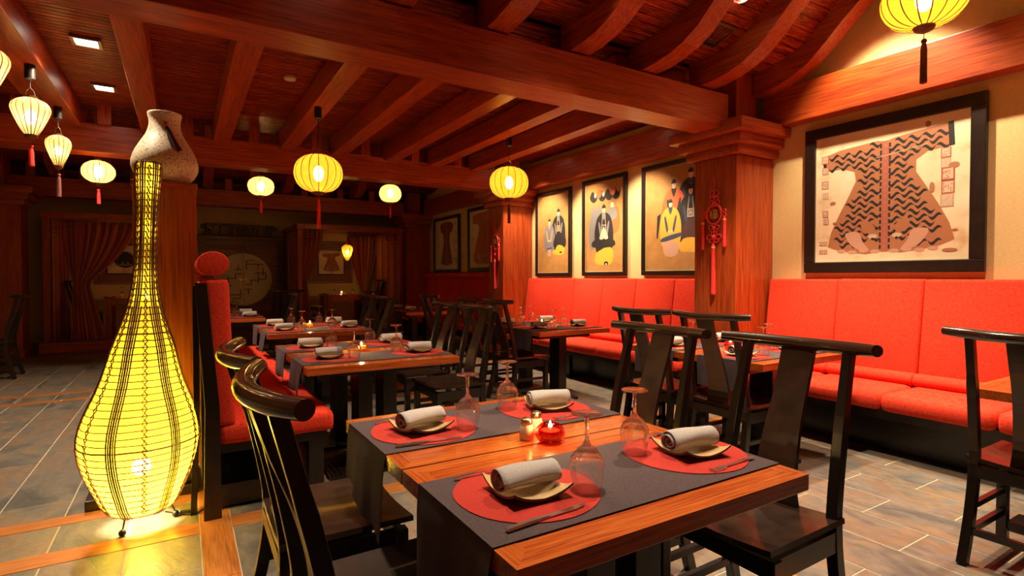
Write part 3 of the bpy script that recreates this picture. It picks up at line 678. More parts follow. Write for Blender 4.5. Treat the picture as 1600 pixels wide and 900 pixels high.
# table setting pieces, made once and copied
def plate_fn(u, v, dz=0):
    a, b = 2 * u - 1, 2 * v - 1; q = (a * a + b * b) / 2
    return (a * .084, b * .084, .006 + .032 * q ** 1.3 * (0.6 + 0.4 * abs(a * b)) + dz)
mb = MB().grid(lambda u, v: plate_fn(u, v), 14, 14, 0).grid(lambda u, v: plate_fn(u, v, -.006), 14, 14, 1)
nn = 15
ring = [i for i in range(nn)] + [j * nn + nn - 1 for j in range(1, nn)] + [nn * nn - 1 - i for i in range(1, nn)] + [j * nn for j in range(nn - 2, 0, -1)]
mb.f += [(ring[i], ring[(i + 1) % len(ring)], ring[(i + 1) % len(ring)] + nn * nn, ring[i] + nn * nn) for i in range(len(ring))]; mb.mi += [1] * len(ring)
PLATE = mb.mesh('plate', ['plate', 'platedark'], smooth=0.7)
def napkin_mesh(mat):
    mb = MB(); NT = 64; NL = 14; L = .168; turns = 2.7; vs = []
    for j in range(NL + 1):
        s = j / NL; yy = (s - .5) * L
        for side in (0, 1):
            for i in range(NT + 1):
                a = 2 * PI * turns * i / NT; r = .008 + .029 * i / NT - side * .0022
                wob = 1 + .05 * math.sin(3 * a + 5 * s) * (i / NT)
                vs.append((yy + .004 * math.sin(a * .5 + 3) * (1 if j in (0, NL) else .3), r * wob * 1.12 * math.cos(a - 1.2), .034 + r * wob * .88 * math.sin(a - 1.2) + .004 * math.sin(s * PI)))
    k = 2 * (NT + 1); fs = []
    for j in range(NL):
        for i in range(NT):
            o = j * k; fs.append((o + i, o + i + 1, o + k + i + 1, o + k + i)); o2 = o + NT + 1
            fs.append((o2 + i, o2 + k + i, o2 + k + i + 1, o2 + i + 1))
        fs.append((j * k + NT, j * k + k - 1, (j + 1) * k + k - 1, (j + 1) * k + NT))
    for j in (0, NL):
        for i in range(NT): fs.append((j * k + i, j * k + i + 1, j * k + NT + 1 + i + 1, j * k + NT + 1 + i))
    mb.add(vs, fs); return mb.mesh('napkin', mat, smooth=True)
NAPK = napkin_mesh('napkin')
mb = MB(); K = 40
mb.v += [(.187 * (1 + .006 * math.sin(7 * a)) * math.cos(a), .187 * (1 + .006 * math.cos(5 * a)) * math.sin(a), z) for z in (0, .0025) for a in [2 * PI * i / K for i in range(K)]]
mb.f = [tuple(range(K)), tuple(range(2 * K - 1, K - 1, -1))] + [(i, (i + 1) % K, K + (i + 1) % K, K + i) for i in range(K)]; mb.mi = [0] * len(mb.f)
MAT = mb.mesh('placemat', 'mat')
gp = [(.0004, .0895), (.012, .088), (.026, .081), (.0355, .068), (.0381, .054), (.035, .03), (.0296, 0), (.031, 0), (.0365, .03), (.0398, .055), (.0365, .073), (.023, .091), (.010, .101), (.0052, .113), (.0042, .13), (.0045, .15), (.006, .163), (.016, .168), (.035, .1705), (.036, .172), (.034, .1735), (.0004, .1745)]
GLASS = MB().lathe([(r * 1.13, z * 1.13) for r, z in gp], 30, cap=False).mesh('wine_glass', 'wineglass', smooth=0.9)
def fork_mesh():
    mb = MB(); mb.sweep([(-.1, 0, .004), (-.03, 0, .007), (.03, 0, .004), (.045, 0, .003)], [(-.004, -.0012), (.004, -.0012), (.004, .0012), (-.004, .0012)], scales=[1.3, .8, .8, 1.4])
    mb.box(.043, .062, -.0105, .0105, .002, .0038)
    for i in range(4): y = -.009 + i * .006; mb.sweep([(.06, y, .003), (.08, y, .001), (.1, y, .006)], [(-.0016, -.0009), (.0016, -.0009), (.0016, .0009), (-.0016, .0009)])
    return mb.mesh('fork', 'silver', smooth=0.6)
def knife_mesh():
    mb = MB(); mb.sweep([(-.115, 0, .004), (-.06, 0, .005), (.0, 0, .004)], [(-.0065, -.0025), (.0065, -.0025), (.005, .0028), (-.005, .0028)], scales=[1.05, 1.1, .8])
    mb.prism([(0, -.005), (.08, -.009), (.105, -.006), (.115, .004), (0, .005)], .0028, .0048, 0, lambda a, b, d: (a, b, d))
    return mb.mesh('knife', 'silver', smooth=0.5)
FORK, KNIFE = fork_mesh(), knife_mesh()
def runner(x0, x1, y0, y1, drop0, drop1, label, zt=.7508, seed=0, group=None, slant=0.0):
    # cloth strip lying across the table with ends hanging over the edges
    path = []
    n0 = 9
    for i in range(n0): path.append(('L', 1 - i / (n0 - 1)))
    for i in range(13): path.append(('T', i / 12))
    for i in range(n0): path.append(('R', i / (n0 - 1)))
    if drop1 <= 0: path = path[:n0 + 13]
    def fn(u, v):
        i = min(int(round(v * (len(path) - 1))), len(path) - 1); k, s = path[i]; y = y0 + (y1 - y0) * u
        if k == 'T': return (x0 + (x1 - x0) * s, y, zt + .0022)
        d = (drop0 if k == 'L' else drop1) * s * (1 + slant * (.5 - u)); e = math.sin(PI * min(1, s * 3) / 2)
        w = .014 * s * math.sin(u * 9 + seed) + .007 * s * math.sin(u * 21 + 2 * seed)
        sg = -1 if k == 'L' else 1
        return ((x0 if k == 'L' else x1) + sg * (.006 * e + .012 * s + max(w, -.008 * s)), y + .012 * s * (u - .5) * -2, zt + .002 - d)
    o = obj('table_runner', MB().grid(fn, 16, len(path) - 1), 'runner', None, solid=.002, smooth=0.9)
    return tag(o, label, 'table runner', group)
def setting(x, y, z, face, where, group, glass=True, cutlery=True, dark=False, jit=0.0, mat=True, white=False):
    # face = +1: diner sits on the low-x side and looks towards +x
    rz = 0 if face > 0 else PI
    c, s = math.cos(rz), math.sin(rz)
    P = lambda a, b: (x + a * c - b * s, y + a * s + b * c)
    if mat:
        o = put('placemat', MAT, None, (x, y, z), (0, 0, random.uniform(0, 6))); tag(o, 'round red placemat ' + where, 'placemat', 'placemats ' + group); z += .0025
    px, py = P(-.015 + random.uniform(-.01, .01), random.uniform(-.012, .012)); pr = random.uniform(-.15, .15) + rz + jit
    tag(put('plate', PLATE, None, (px, py, z), (0, 0, pr)), 'square bamboo-coloured plate with upturned corners ' + where, 'plate', 'plates ' + group)
    o = put('napkin', NAPK, None, (px, py, z + .0075), (0, 0, pr + PI / 2 * 0 + random.uniform(-.1, .1)))
    tag(o, 'rolled grey napkin on a plate ' + where, 'napkin', 'rolled napkins ' + group)
    if cutlery:
        fx, fy = P(-.03, .155); tag(put('fork', FORK, None, (fx, fy, z), (0, 0, rz + random.uniform(-.12, .12))), 'steel fork ' + where, 'fork', 'forks ' + group)
        fx, fy = P(-.045, -.16); tag(put('knife', KNIFE, None, (fx, fy, z), (0, 0, rz + random.uniform(-.1, .1))), 'steel table knife ' + where, 'knife', 'knives ' + group)
    if glass:
        gx, gy = P(.135, -.075); tag(put('wine_glass', GLASS, None, (gx, gy, z)), 'upturned clear wine glass ' + where, 'wine glass', 'upturned glasses ' + group)
def candle(x, y, z, glass, label, power):
    t = thing('candle_holder', label, 'candle', (x, y, z)); t.scale = (1.15, 1.15, 1.15)
    pf = [(.026, 0), (.038, .008), (.044, .022), (.042, .036), (.033, .047), (.031, .05), (.028, .046), (.036, .036), (.038, .022), (.030, .012), (.0004, .010)]
    obj('glass_bowl', MB().lathe(pf, 32, lobe=.07, ln=16, cap=False), glass, t, smooth=0.9)
    obj('wax', MB().lathe([(.026, .013), (.028, .034), (.002, .032)], 18), 'wax', t)
    obj('flame', MB().lathe([(.0008, .034), (.0045, .041), (.0055, .046), (.002, .056), (.0003, .062)], 10), 'flame', t, smooth=True)
    p = point((0, 0, .075), power, (1, .6, .22), .008); p.parent = t
def shaker(x, y, z, label):
    t = thing('shaker', label, 'shaker', (x, y, z), group='salt and pepper'); t.scale = (1.22, 1.22, 1.22)
    obj('body', MB().lathe([(.018, 0), (.0205, .006), (.0205, .03), (.016, .042), (.0145, .045)], 20), 'shaker', t, smooth=0.8)
    obj('cap', MB().lathe([(.0155, .043), (.0165, .05), (.015, .058), (.008, .062)], 20), 'brass', t, smooth=0.8)
def double_table(x0, x1, y0, y1, name, desc, posts=2, group='tables', drop=(.30, .18), bench=None):
    ym = (y0 + y1) / 2
    for i, (a, b) in enumerate(((y0, ym - .004), (ym + .004, y1))):
        t = thing('dining_table', desc[i], 'table', (0, 0, 0), group='dining tables')
        half_table(t, x0, x1, a, b, posts)
# --- T1
T1 = (0.53, 1.49, 0.855, 2.10)
double_table(*T1, 'T1', ['wooden dining table with brown runner and red candle glass, without shakers', 'wooden dining table carrying the two shakers, pushed against its twin'])
runner(.53, 1.49, .945, 1.345, .26, .12, 'dark plum runner on the candle table half, hanging over its lamp-side end', seed=1, slant=.12)
runner(.53, 1.49, 1.62, 2.04, .235, .12, 'dark plum runner on the shaker table half, hanging over its lamp-side end', seed=3, slant=.4)
zt = .7551
setting(.745, 1.155, zt, 1, 'on the candle table half, lamp side', 'on the candle table', jit=.1)
setting(1.325, 1.155, zt, -1, 'on the candle table half, banquette side', 'on the candle table', jit=-.15)
setting(.735, 1.815, zt, 1, 'on the shaker table half, lamp side', 'on the candle table', jit=.05)
setting(1.275, 1.84, zt, -1, 'on the shaker table half, banquette side', 'on the candle table', jit=-.35)
candle(1.045, 1.475, .751, 'redglass', 'red dimpled glass candle holder with a lit tea light beside two shakers', 1.0)
shaker(.99, 1.535, .7508, 'cream shaker with brass cap, standing closer to the lamp-side diners')
shaker(1.065, 1.59, .7508, 'cream shaker with brass cap, half hidden behind the red candle glass')
# --- other tables
def bulk(x0, x1, y0, y1, tbl, ends, sides, posts, fine=True, dark=None, cand=None):
    for i, (a, b) in enumerate(((y0, (y0 + y1) / 2 - .004), ((y0 + y1) / 2 + .004, y1))):
        t = thing('dining_table', 'wooden %s, %s half, with dark plum runner' % (tbl, ends[i]), 'table', (0, 0, 0), group='dining tables')
        half_table(t, x0, x1, a, b, posts)
        if tbl.startswith('cabinet') and i == 0:
            obj('apron', MB().box(x0 + .28, x0 + .42, a + .06, a + .10, .56, .706).box(x0 + .50, x1 - .16, a + .06, a + .10, .60, .706).box(x0 + .28, x1 - .16, a + .06, a + .10, .56, .60), 'table', t)
    ym = (y0 + y1) / 2; h = (y1 - y0) / 4
    for i, yc in enumerate((ym - h, ym + h)):
        wh = 'on the %s, %s half' % (tbl, ends[i])
        runner(x0, x1, yc - .2, yc + .2, .19 if x0 < 2.5 else .2, .05, 'dark plum runner ' + wh, seed=i * 2 + 1, group='runners on the ' + tbl)
        for j, (xx, f) in enumerate(((x0 + .215, 1), (x1 - .18, -1))):
            setting(xx, yc, zt, f, wh + ', %s side' % sides[j], 'on the ' + tbl, cutlery=fine, dark=False)
    if cand: candle((x0 + x1) / 2, ym - .02, .751, cand, 'small lit %s glass candle holder on the %s' % ('red' if cand == 'redglass' else 'amber', tbl), 1.4)
bulk(.63, 1.64, 3.40, 4.70, 'divider-bench table', ('lamp-end', 'cabinet-end'), ('bench', 'aisle'), 2, True, (1, 0), 'amberglass')
bulk(.69, 1.69, 5.60, 6.90, 'cabinet double table', ('lamp-end', 'cabinet-end'), ('bench', 'aisle'), 2, False, None, 'amberglass')
bulk(-.05, .95, 7.94, 9.2, 'rear table', ('bench-end', 'cabinet-end'), ('dark', 'aisle'), 2, False)
bulk(3.10, 4.05, 2.08, 3.30, 'red-candle banquette table', ('picture-end', 'column-end'), ('aisle', 'wall'), 1, True, None, 'redglass')
bulk(3.02, 3.93, 4.44, 5.74, 'portrait banquette table', ('first-column-end', 'middle-column-end'), ('aisle', 'wall'), 1, False, None, 'amberglass')
bulk(2.95, 3.90, 8.0, 9.3, 'robe-print banquette table', ('middle-column-end', 'alcove-end'), ('aisle', 'wall'), 1, False)
double_table(3.34, 4.10, .0, 1.13, 'T0', ['bare banquette table beyond the large robe picture, outer half', 'bare banquette table beside the large robe picture'], 1)

# ------------------------------------------------------------------ chairs
def make_chair():
    t = thing('dining_chair', 'x', 'chair', group='black lacquered dining chairs')
    for s in (-1, 1):
        pts = cat_rom([(-.262, s * .222, 0), (-.205, s * .215, .22), (-.178, s * .21, .45), (-.215, s * .205, .70), (-.268, s * .198, .92), (-.30, s * .195, 1.045)], 4, False)
        obj('back_post', MB().sweep(pts, [(-.019, -.021), (.019, -.021), (.019, .021), (-.019, .021)], up=(1, 0, 0), scales=[1] * 9 + [.95] * 6 + [.85] * 6), 'black', t, bevel=.003)
        obj('leg', MB().box(.165, .207, s * .215 - .021, s * .215 + .021, 0, .445), 'black', t, bevel=.003)
        obj('side_apron', MB().box(-.19, .17, s * .215 - .012, s * .215 + .012, .375, .445), 'black', t)
        obj('side_stretcher', MB().box(-.21, .17, s * .215 - .011, s * .215 + .011, .13, .16), 'black', t)
        obj('side_stretcher', MB().box(-.20, .17, s * .215 - .011, s * .215 + .011, .24, .265), 'black', t)
    def seat(u, v):
        a, b = u, 2 * v - 1
        return (-.2 + .425 * a, b * .235, .452 + .016 * abs(b) ** 1.6 - .014 * math.sin(PI * a) * (1 - b * b))
    mb = MB().grid(seat, 10, 14)
    obj('seat', mb, 'blackwood', t, solid=-.018, smooth=0.6)
    obj('front_apron', MB().box(.17, .198, -.2, .2, .385, .44), 'black', t)
    obj('front_stretcher', MB().box(.175, .2, -.2, .2, .07, .105), 'black', t)
    obj('rear_stretcher', MB().bar((-.222, -.21, .15), (-.222, .21, .15), .022, .03), 'black', t)
    obj('rear_apron', MB().box(-.2, -.175, -.2, .2, .39, .445), 'black', t)
    pts = [(-.265 - .066 * (1 - (y / .298) ** 2) + .0, y, 1.046 + .008 * (abs(y) / .298) ** 2) for y in [-.298 + .596 * i / 18 for i in range(19)]]
    sc = [.86 + .14 * min(1, (i if i < 9 else 18 - i) / 3) for i in range(19)]
    obj('crest_rail', MB().sweep(pts, [(.027 * math.cos(2 * PI * i / 14), .024 * math.sin(2 * PI * i / 14)) for i in range(14)], scales=sc), 'crest', t, smooth=0.8)
    sp = cat_rom([(-.185, 0, .44), (-.175, 0, .55), (-.215, 0, .72), (-.282, 0, .90), (-.328, 0, 1.045)], 4, False)
    mb = MB()
    n = len(sp)
    for i, p in enumerate(sp):
        f = i / (n - 1); w = .088 - .030 * min(1, f * 1.5) + .006 * f
        for dx, dy in ((-.009, -w), (.009, -w), (.009, w), (-.009, w)): mb.v.append((p[0] + dx, dy, p[2]))
    for i in range(n - 1):
        for q in range(4): mb.f.append((i * 4 + q, i * 4 + (q + 1) % 4, i * 4 + 4 + (q + 1) % 4, i * 4 + 4 + q)); mb.mi.append(0)
    mb.f += [(3, 2, 1, 0), tuple((n - 1) * 4 + q for q in range(4))]; mb.mi += [0, 0]
    obj('splat', mb, 'blackwood', t)
    return t
CH = make_chair(); used = [False]
def chair(x, y, rz, label):
    if not used[0]: used[0] = True; CH.location = (x, y, 0); CH.rotation_euler = (0, 0, rz); CH['label'] = label; return CH
    return dup(CH, (x, y, 0), rz, label)
chair(.45, 1.355, .02, 'black wooden chair lit yellow on its back, at the candle table half')
chair(.445, 1.985, -.01, 'black wooden chair lit yellow on its back, at the shaker table half')
chair(1.70, 1.20, PI + .02, 'black wooden chair with broad splat at the candle table, banquette side')
chair(1.66, 1.855, PI, 'black wooden chair with broad splat at the shaker table half, banquette side')
chair(3.27, .80, 0, 'black wooden chair with its back to the room, at the bare banquette table')
chair(3.20, 2.345, .0, 'black wooden chair at the red-candle banquette table, robe picture half')
chair(3.20, 2.965, .0, 'black wooden chair at the red-candle banquette table, charm column half')
chair(1.80, 3.92, PI, 'black wooden chair at the bench double table, half closer to the floor lamp')
chair(1.80, 4.56, PI - .02, 'black wooden chair at the bench double table, half closer to the cabinet')
chair(3.05, 4.87, 0, 'black wooden chair at the portrait banquette table, half closer to the charm column')
chair(3.05, 5.49, 0, 'black wooden chair at the portrait banquette table, half closer to the small robes')
chair(1.80, 6.30, PI, 'black wooden chair at the cabinet double table, half closer to the bench table')
chair(1.80, 6.98, PI, 'black wooden chair at the cabinet double table, half closer to the cabinet')
chair(2.62, 8.05, 0, 'black wooden chair at the small robe picture table, half closer to the portraits')
chair(2.88, 8.95, .1, 'black wooden chair at the small robe picture table, half closer to the alcove')
chair(1.10, 8.35, PI, 'black wooden chair at the rear table behind the divider bench')
chair(1.58, 10.6, PI / 2, 'black wooden chair in shadow between the cabinet and the alcove curtain')
chair(3.05, 6.68, 0, 'black wooden chair standing between the portrait table and the robe-print table')
chair(-2.1, 9.4, PI, 'black chair in deep shadow before the dim alcove column')

# ------------------------------------------------------------------ pictures
def poly_print(shapes, d):
    """shapes: (ink, kind, points) in picture units; each later shape lies a hair above the last"""
    mb = MB(); inks = []
    for i, (ink, kind, pts) in enumerate(shapes):
        if ink not in inks: inks.append(ink)
        if kind == 'e':
            cx, cy, rx, ry = pts; pts = [(cx + rx * math.cos(2 * PI * q / 18), cy + ry * math.sin(2 * PI * q / 18)) for q in range(18)]
        elif kind == 's': pts = cat_rom([(a, b) for a, b in [(p[0], p[1]) for p in pts]], 5) if len(pts) > 2 else pts
        pts = [(p[0], p[1]) for p in pts]
        dd = -d - .0005 - .000004 * i
        mb.add([(a, dd, b) for a, b in pts], [tuple(range(len(pts)))], inks.index(ink))
    return mb, ['ink_' + k for k in inks]
def picture(name, label, loc, rz, w, h, fw, shapes, bg, fmat='frame', depth=.045, group=None):
    t = thing(name, label, 'picture', loc, rz, group)
    f = t
    for a, b, c, d in ((0, w, 0, fw), (0, w, h - fw, h), (0, fw, fw, h - fw), (w - fw, w, fw, h - fw)):
        obj('frame_bar', MB().box(a - w / 2, b - w / 2, -depth, -.001, c, d), fmat, f, bevel=.008)
    obj('canvas', MB().box(-w / 2 + fw * .9, w / 2 - fw * .9, -.02, -.004, fw * .9, h - fw * .9), bg, t)
    mb, inks = poly_print(shapes, .02)
    mm = mb.mesh('printed_image', inks, fix=False)
    put('printed_image', mm, t)
    obj('inner_bead', MB().box(-w / 2 + fw, w / 2 - fw, -.024, -.018, fw, fw + .006).box(-w / 2 + fw, w / 2 - fw, -.024, -.018, h - fw - .006, h - fw).box(-w / 2 + fw, -w / 2 + fw + .006, -.024, -.018, fw + .006, h - fw - .006).box(w / 2 - fw - .006, w / 2 - fw, -.024, -.018, fw + .006, h - fw - .006), 'ivory', t)
    return t
def seal(x, y, s, ink, sh):
    sh.append((ink, 'p', [(x, y), (x + s, y), (x + s, y + s * 1.15), (x, y + s * 1.15)])); e = s * .1
    sh.append(('w', 'p', [(x + e, y + e), (x + s - e, y + e), (x + s - e, y + s * 1.15 - e), (x + e, y + s * 1.15 - e)]))
    rr = random.Random(int(x * 999) + int(y * 777))
    for i in range(4):
        for j in range(4):
            if rr.random() < .72:
                a, b = x + s * (.15 + .18 * i), y + s * (.17 + .2 * j); q = rr.random() < .5
                sh.append((ink, 'p', [(a, b), (a + s * (.17 if q else .06), b), (a + s * (.17 if q else .06), b + s * (.06 if q else .18)), (a, b + s * (.06 if q else .18))]))
def robe(w, h, big=True, ink=('k', 't'), full=True):
    """front view of an embroidered robe; picture units centred on x"""
    sh = []; H = h
    out = [(-.30, .90), (-.05, .92), (0, .905), (.05, .92), (.385, .955), (.395, .80), (.25, .785), (.185, .74), (.185, .66), (.24, .56), (.31, .43), (.37, .30), (.40, .185), (.30, .14), (.10, .11), (0, .125), (-.12, .105), (-.30, .135), (-.385, .17), (-.36, .28), (-.30, .42), (-.235, .55), (-.19, .65), (-.20, .72), (-.28, .755), (-.41, .755), (-.42, .87)]
    if not full: out = [(-.19, .90), (0, .92), (.19, .90), (.30, .86), (.26, .74), (.15, .70), (.13, .55), (.20, .35), (.27, .16), (.0, .12), (-.27, .16), (-.20, .35), (-.13, .55), (-.15, .70), (-.26, .74), (-.30, .86)]
    P = lambda p: (p[0] * w, p[1] * H)
    o2 = [P(p) for p in out]
    sh.append((ink[1], 'p', o2))
    def inside(x, y):
        c = False; n = len(o2)
        for i in range(n):
            (x1, y1), (x2, y2) = o2[i], o2[(i + 1) % n]
            if (y1 > y) != (y2 > y) and x < (x2 - x1) * (y - y1) / (y2 - y1) + x1: c = not c
        return c
    rows = 19 if big else 0; rows and None
    rows = rows or 1; dy = .80 * H / rows; dx = w * (.078 if big else .055)
    rr = random.Random(5)
    for r in range(rows):
        y = .13 * H + r * dy; x = -.42 * w + (dx * .5 if r % 2 else 0)
        while x < .42 * w:
            if all(inside(x + ox, y + oy) for ox in (.05 * dx, dx * .9) for oy in (.0, .6 * dy)) and not (abs(x + dx * .4) < .035 * w) and (r > 2 or rr.random() < .6):
                a = dx * .98; b = dy * .34
                up = [(x + a * q / 10, y + b * math.sin(2 * PI * q / 10 + (PI if (r % 2) else 0)) * 1.0 + b) for q in range(11)]
                th = [dy * (.62 if big else .75) * math.sin(PI * (q + .6) / 11.2) for q in range(11)]
                sh.append((ink[0], 'p', up + [(px, py - tq) for (px, py), tq in zip(reversed(up), reversed(th))]))
            x += dx * 1.02
    if not big:
        y = .13 * H; q = H * .018
        while y < .90 * H:
            x = -.40 * w
            while x < .40 * w:
                if inside(x, y) and inside(x + q, y + q) and abs(x) > .03 * w and rr.random() < .74:
                    e = q * rr.uniform(.8, 1.1); sh.append((ink[0], 'p', [(x, y), (x + e, y + q * .2), (x + e * .8, y + q), (x + e * .1, y + q * .8)]))
                x += q * 1.15
            y += q * 1.15
    if full:
        sh.append(('s', 'p', [P((-.02, .12)), P((.02, .12)), P((.02, .91)), P((-.02, .91))]))
        for i in range(17):
            y = .14 + i * .045
            for s in (-1, 1): sh.append((ink[0], 'p', [P((s * .022, y)), P((s * .034, y)), P((s * .034, y + .03)), P((s * .022, y + .03))]))
            sh.append(('t', 'e', (0, (y + .015) * H, .008 * w, .012 * H)))
        sh.append((ink[0], 'p', [P((-.42, .755)), P((-.395, .755)), P((-.405, .875)), P((-.425, .872))]))
        sh.append((ink[0], 'p', [P((.395, .80)), P((.365, .795)), P((.357, .953)), P((.387, .956))]))
        sh.append(('w', 'p', [P((-.06, .795)), P((.25, .835)), P((.25, .839)), P((-.06, .799))]))
        for s in (-1, 1):
            sh.append(('p', 's', [P((s * .10, .13)), P((s * .20, .16)), P((s * .26, .26)), P((s * .17, .27)), P((s * .14, .20))]))
            sh.append(('t', 's', [P((s * .06, .30)), P((s * .13, .36)), P((s * .15, .30)), P((s * .09, .25))]))
            for q in range(4): sh.append(('p', 'e', (s * (.06 + q * .075) * w, (.125 + .008 * (q % 2)) * H, .03 * w, .014 * H)))
            sh.append(('w', 'e', (s * .075 * w, .235 * H, .03 * w, .016 * H))); sh.append(('k', 'e', (s * .075 * w, .215 * H, .010 * w, .010 * H)))
    return sh
# the large robe picture
bw, bh = 1.335, 1.31
sh = [(a, b, c) for a, b, c in robe(1.2, 1.16)]
sh = [(a, b, ((c[0], c[1] + .034, c[2], c[3]) if b == 'e' else [(p[0], p[1] + .034) for p in c])) for a, b, c in sh]
for (x, y, s, i) in ((-.52, .98, .06, 'r'), (-.515, .885, .055, 's'), (-.52, .755, .06, 's'), (-.51, .665, .05, 'p'), (-.51, .50, .05, 's'), (-.50, .435, .045, 's'), (-.535, .245, .032, 'r'), (-.497, .245, .032, 'r'), (-.535, .17, .032, 'r'), (-.497, .17, .032, 'r'),
                     (.385, .875, .065, 's'), (.385, .795, .065, 'p'), (.39, .70, .085, 'r'), (.39, .60, .085, 's'), (.385, .50, .085, 'p')): seal(x, y, s, i, sh)
for cx, cy, rx, ry, k in ((.47, .81, .035, .022, 't'), (.33, .66, .018, .04, 't'), (-.42, .62, .025, .015, 't'), (.30, 1.155, .02, .025, 't'), (.45, .17, .05, .014, 't'), (.48, .32, .02, .008, 's'), (-.40, .44, .02, .01, 't')): sh.append((k, 'e', (cx, cy, rx, ry)))
picture('framed_robe_print', 'large framed print of a black-patterned robe on aged paper', (4.998, 2.25, 1.338), -PI / 2, bw, bh, .095, sh, 'paper')
# the two smaller robe prints further along
s2 = [(a, b, c) for a, b, c in robe(1.15 * 1.0, 1.22, False, ('m', 's'), False)]
for i in range(5): seal(-.52, .2 + i * .19, .045, 's', s2); seal(.44, .25 + i * .19, .05, 's', s2)
picture('framed_robe_print', 'framed print of a dense dark red robe beside the plain column', (4.998, 10.97, 1.40), -PI / 2, 1.34, 1.23, .07, s2, 'paper')
s3 = robe(1.15, 1.25, False, ('o', 't'), True)
picture('framed_robe_print', 'framed print of an orange robe half hidden behind the middle column', (4.998, 9.22, 1.415), -PI / 2, 1.38, 1.26, .07, s3, 'paper')
def person_robed(cx, base, H, robe_ink, trim, skirt='k', badge=None, hat=True, lower=None):
    """seated or standing robed figure, H = height"""
    w = H * .20; S = []
    if lower: S.append((lower, 's', [(cx - w * .95, base + H * .02), (cx + w * .9, base), (cx + w * 1.1, base + H * .28), (cx - w * .2, base + H * .36), (cx - w * 1.0, base + H * .18)]))
    S.append((robe_ink, 's', [(cx - w * .85, base + H * .12), (cx + w * .9, base + H * .14), (cx + w * 1.25, base + H * .45), (cx + w * .95, base + H * .72), (cx + w * .35, base + H * .83), (cx - w * .35, base + H * .83), (cx - w * .95, base + H * .72), (cx - w * 1.25, base + H * .45)]))
    S.append((trim, 's', [(cx - w * .25, base + H * .83), (cx + w * .25, base + H * .83), (cx, base + H * .70)]))
    S.append(('f', 'e', (cx, base + H * .885, H * .040, H * .055)))
    S.append(('k', 's', [(cx - H * .048, base + H * .915), (cx + H * .048, base + H * .915), (cx + H * .04, base + H * .955), (cx, base + H * .985), (cx - H * .04, base + H * .955)]))
    for s in (-1, 1):
        S.append(('k', 'e', (cx + s * H * .016, base + H * .893, H * .007, H * .004)))
        S.append((trim, 's', [(cx + s * w * .55, base + H * .66), (cx + s * w * .72, base + H * .64), (cx + s * w * .45, base + H * .40), (cx + s * w * .25, base + H * .42)]))
        S.append(('f', 'e', (cx + s * w * .18, base + H * .40, H * .022, H * .03)))
    S.append(('r', 'e', (cx, base + H * .862, H * .012, H * .004)))
    if hat: S.append(('r', 'e', (cx, base + H * .985, H * .012, H * .012)))
    if badge:
        e = H * .062; y = base + H * .56
        S.append(('w', 'p', [(cx - e, y - e), (cx + e, y - e), (cx + e, y + e), (cx - e, y + e)]))
        S.append((badge, 'p', [(cx - e * .8, y - e * .8), (cx + e * .8, y - e * .8), (cx + e * .8, y + e * .8), (cx - e * .8, y + e * .8)]))
        S.append(('p', 's', [(cx - e * .6, y - e * .4), (cx, y + e * .5), (cx + e * .6, y - e * .5), (cx, y - e * .1)]))
        for s in (-1, 1): S.append(('w', 'p', [(cx + s * e * .7, y + e), (cx + s * e * .9, y + e), (cx + s * e * .6, y + H * .24), (cx + s * e * .45, y + H * .24)]))
    return S
# portraits, from the middle column towards the charm column
Wp, Hp = .94, 1.345
A = person_robed(.14, .34, .72, 'k', 'g', badge='o', lower='y') + person_robed(-.10, .32, .60, 'g', 'p', hat=False) + [('k', 's', [(.02, .46), (.30, .44), (.32, .60), (.16, .68), (.05, .62)]), ('y', 's', [(.06, .37), (.28, .38), (.26, .46), (.12, .48)]), ('b', 'p', [(-.17, .42), (-.02, .44), (-.02, .46), (-.17, .44)]), ('p', 'p', [(-.14, .32), (-.06, .32), (-.05, .42), (-.15, .42)]), ('k', 'e', (.2, .37, .03, .015))]
picture('framed_portrait', 'framed portrait of two robed figures, one in grey, next to the middle column', (4.998, 6.955, 1.312), -PI / 2, Wp, Hp, .055, A, 'silkbg', group='ancestor portraits')
Bq = []
for i, x in enumerate((-.20, -.02, .12, .26)): Bq.append(('k', 's', [(x - .10, 1.10), (x - .04, 1.19), (x + .03, 1.12), (x + .07, 1.18), (x + .05, 1.06), (x - .03, 1.03)]))
for x in (-.10, .18): Bq.append(('o', 's', [(x - .06, 1.14), (x, 1.21), (x + .06, 1.15), (x, 1.08)]))
for x in (-.17, .0, .2): Bq.append(('f', 'e', (x - .01, 1.125, .022, .032)))
Bq += [('o', 's', [(.10, .55), (.28, .60), (.33, .75), (.27, .92), (.15, .88), (.10, .75)]), ('g', 's', [(-.30, .42), (-.20, .40), (-.12, .75), (-.16, .92), (-.25, .88), (-.32, .68)])]
Bq += [('f', 'e', (.17, .95, .035, .05)), ('g', 's', [(.05, .75), (.25, .78), (.24, .90), (.12, .92)])] + [('g', 's', [(-.28 + q * .06, .86), (-.25 + q * .06, 1.0), (-.22 + q * .06, .86)]) for q in range(4)]
Bq += person_robed(0, .22, .78, 'k', 'g', badge='b') + [('y', 's', [(-.16, .17), (.14, .16), (.20, .32), (.10, .40), (-.06, .36), (-.17, .30)]), ('k', 's', [(-.22, .40), (.20, .40), (.17, .50), (-.20, .50)]), ('w', 's', [(-.09, .52), (-.01, .66), (.0, .52)]), ('w', 's', [(.09, .52), (.01, .66), (.0, .52)]), ('k', 'e', (.05, .17, .045, .03)), ('w', 'e', (.05, .16, .02, .015))]
picture('framed_portrait', 'framed portrait of one black-robed figure with crossed sleeves and a square badge', (4.998, 5.757, 1.318), -PI / 2, .91, 1.36, .055, Bq, 'silkbg', group='ancestor portraits')
Cq = person_robed(.16, .45, .80, 'k', 'b', hat=False) + person_robed(-.09, .40, .75, 'o', 'k', hat=False)
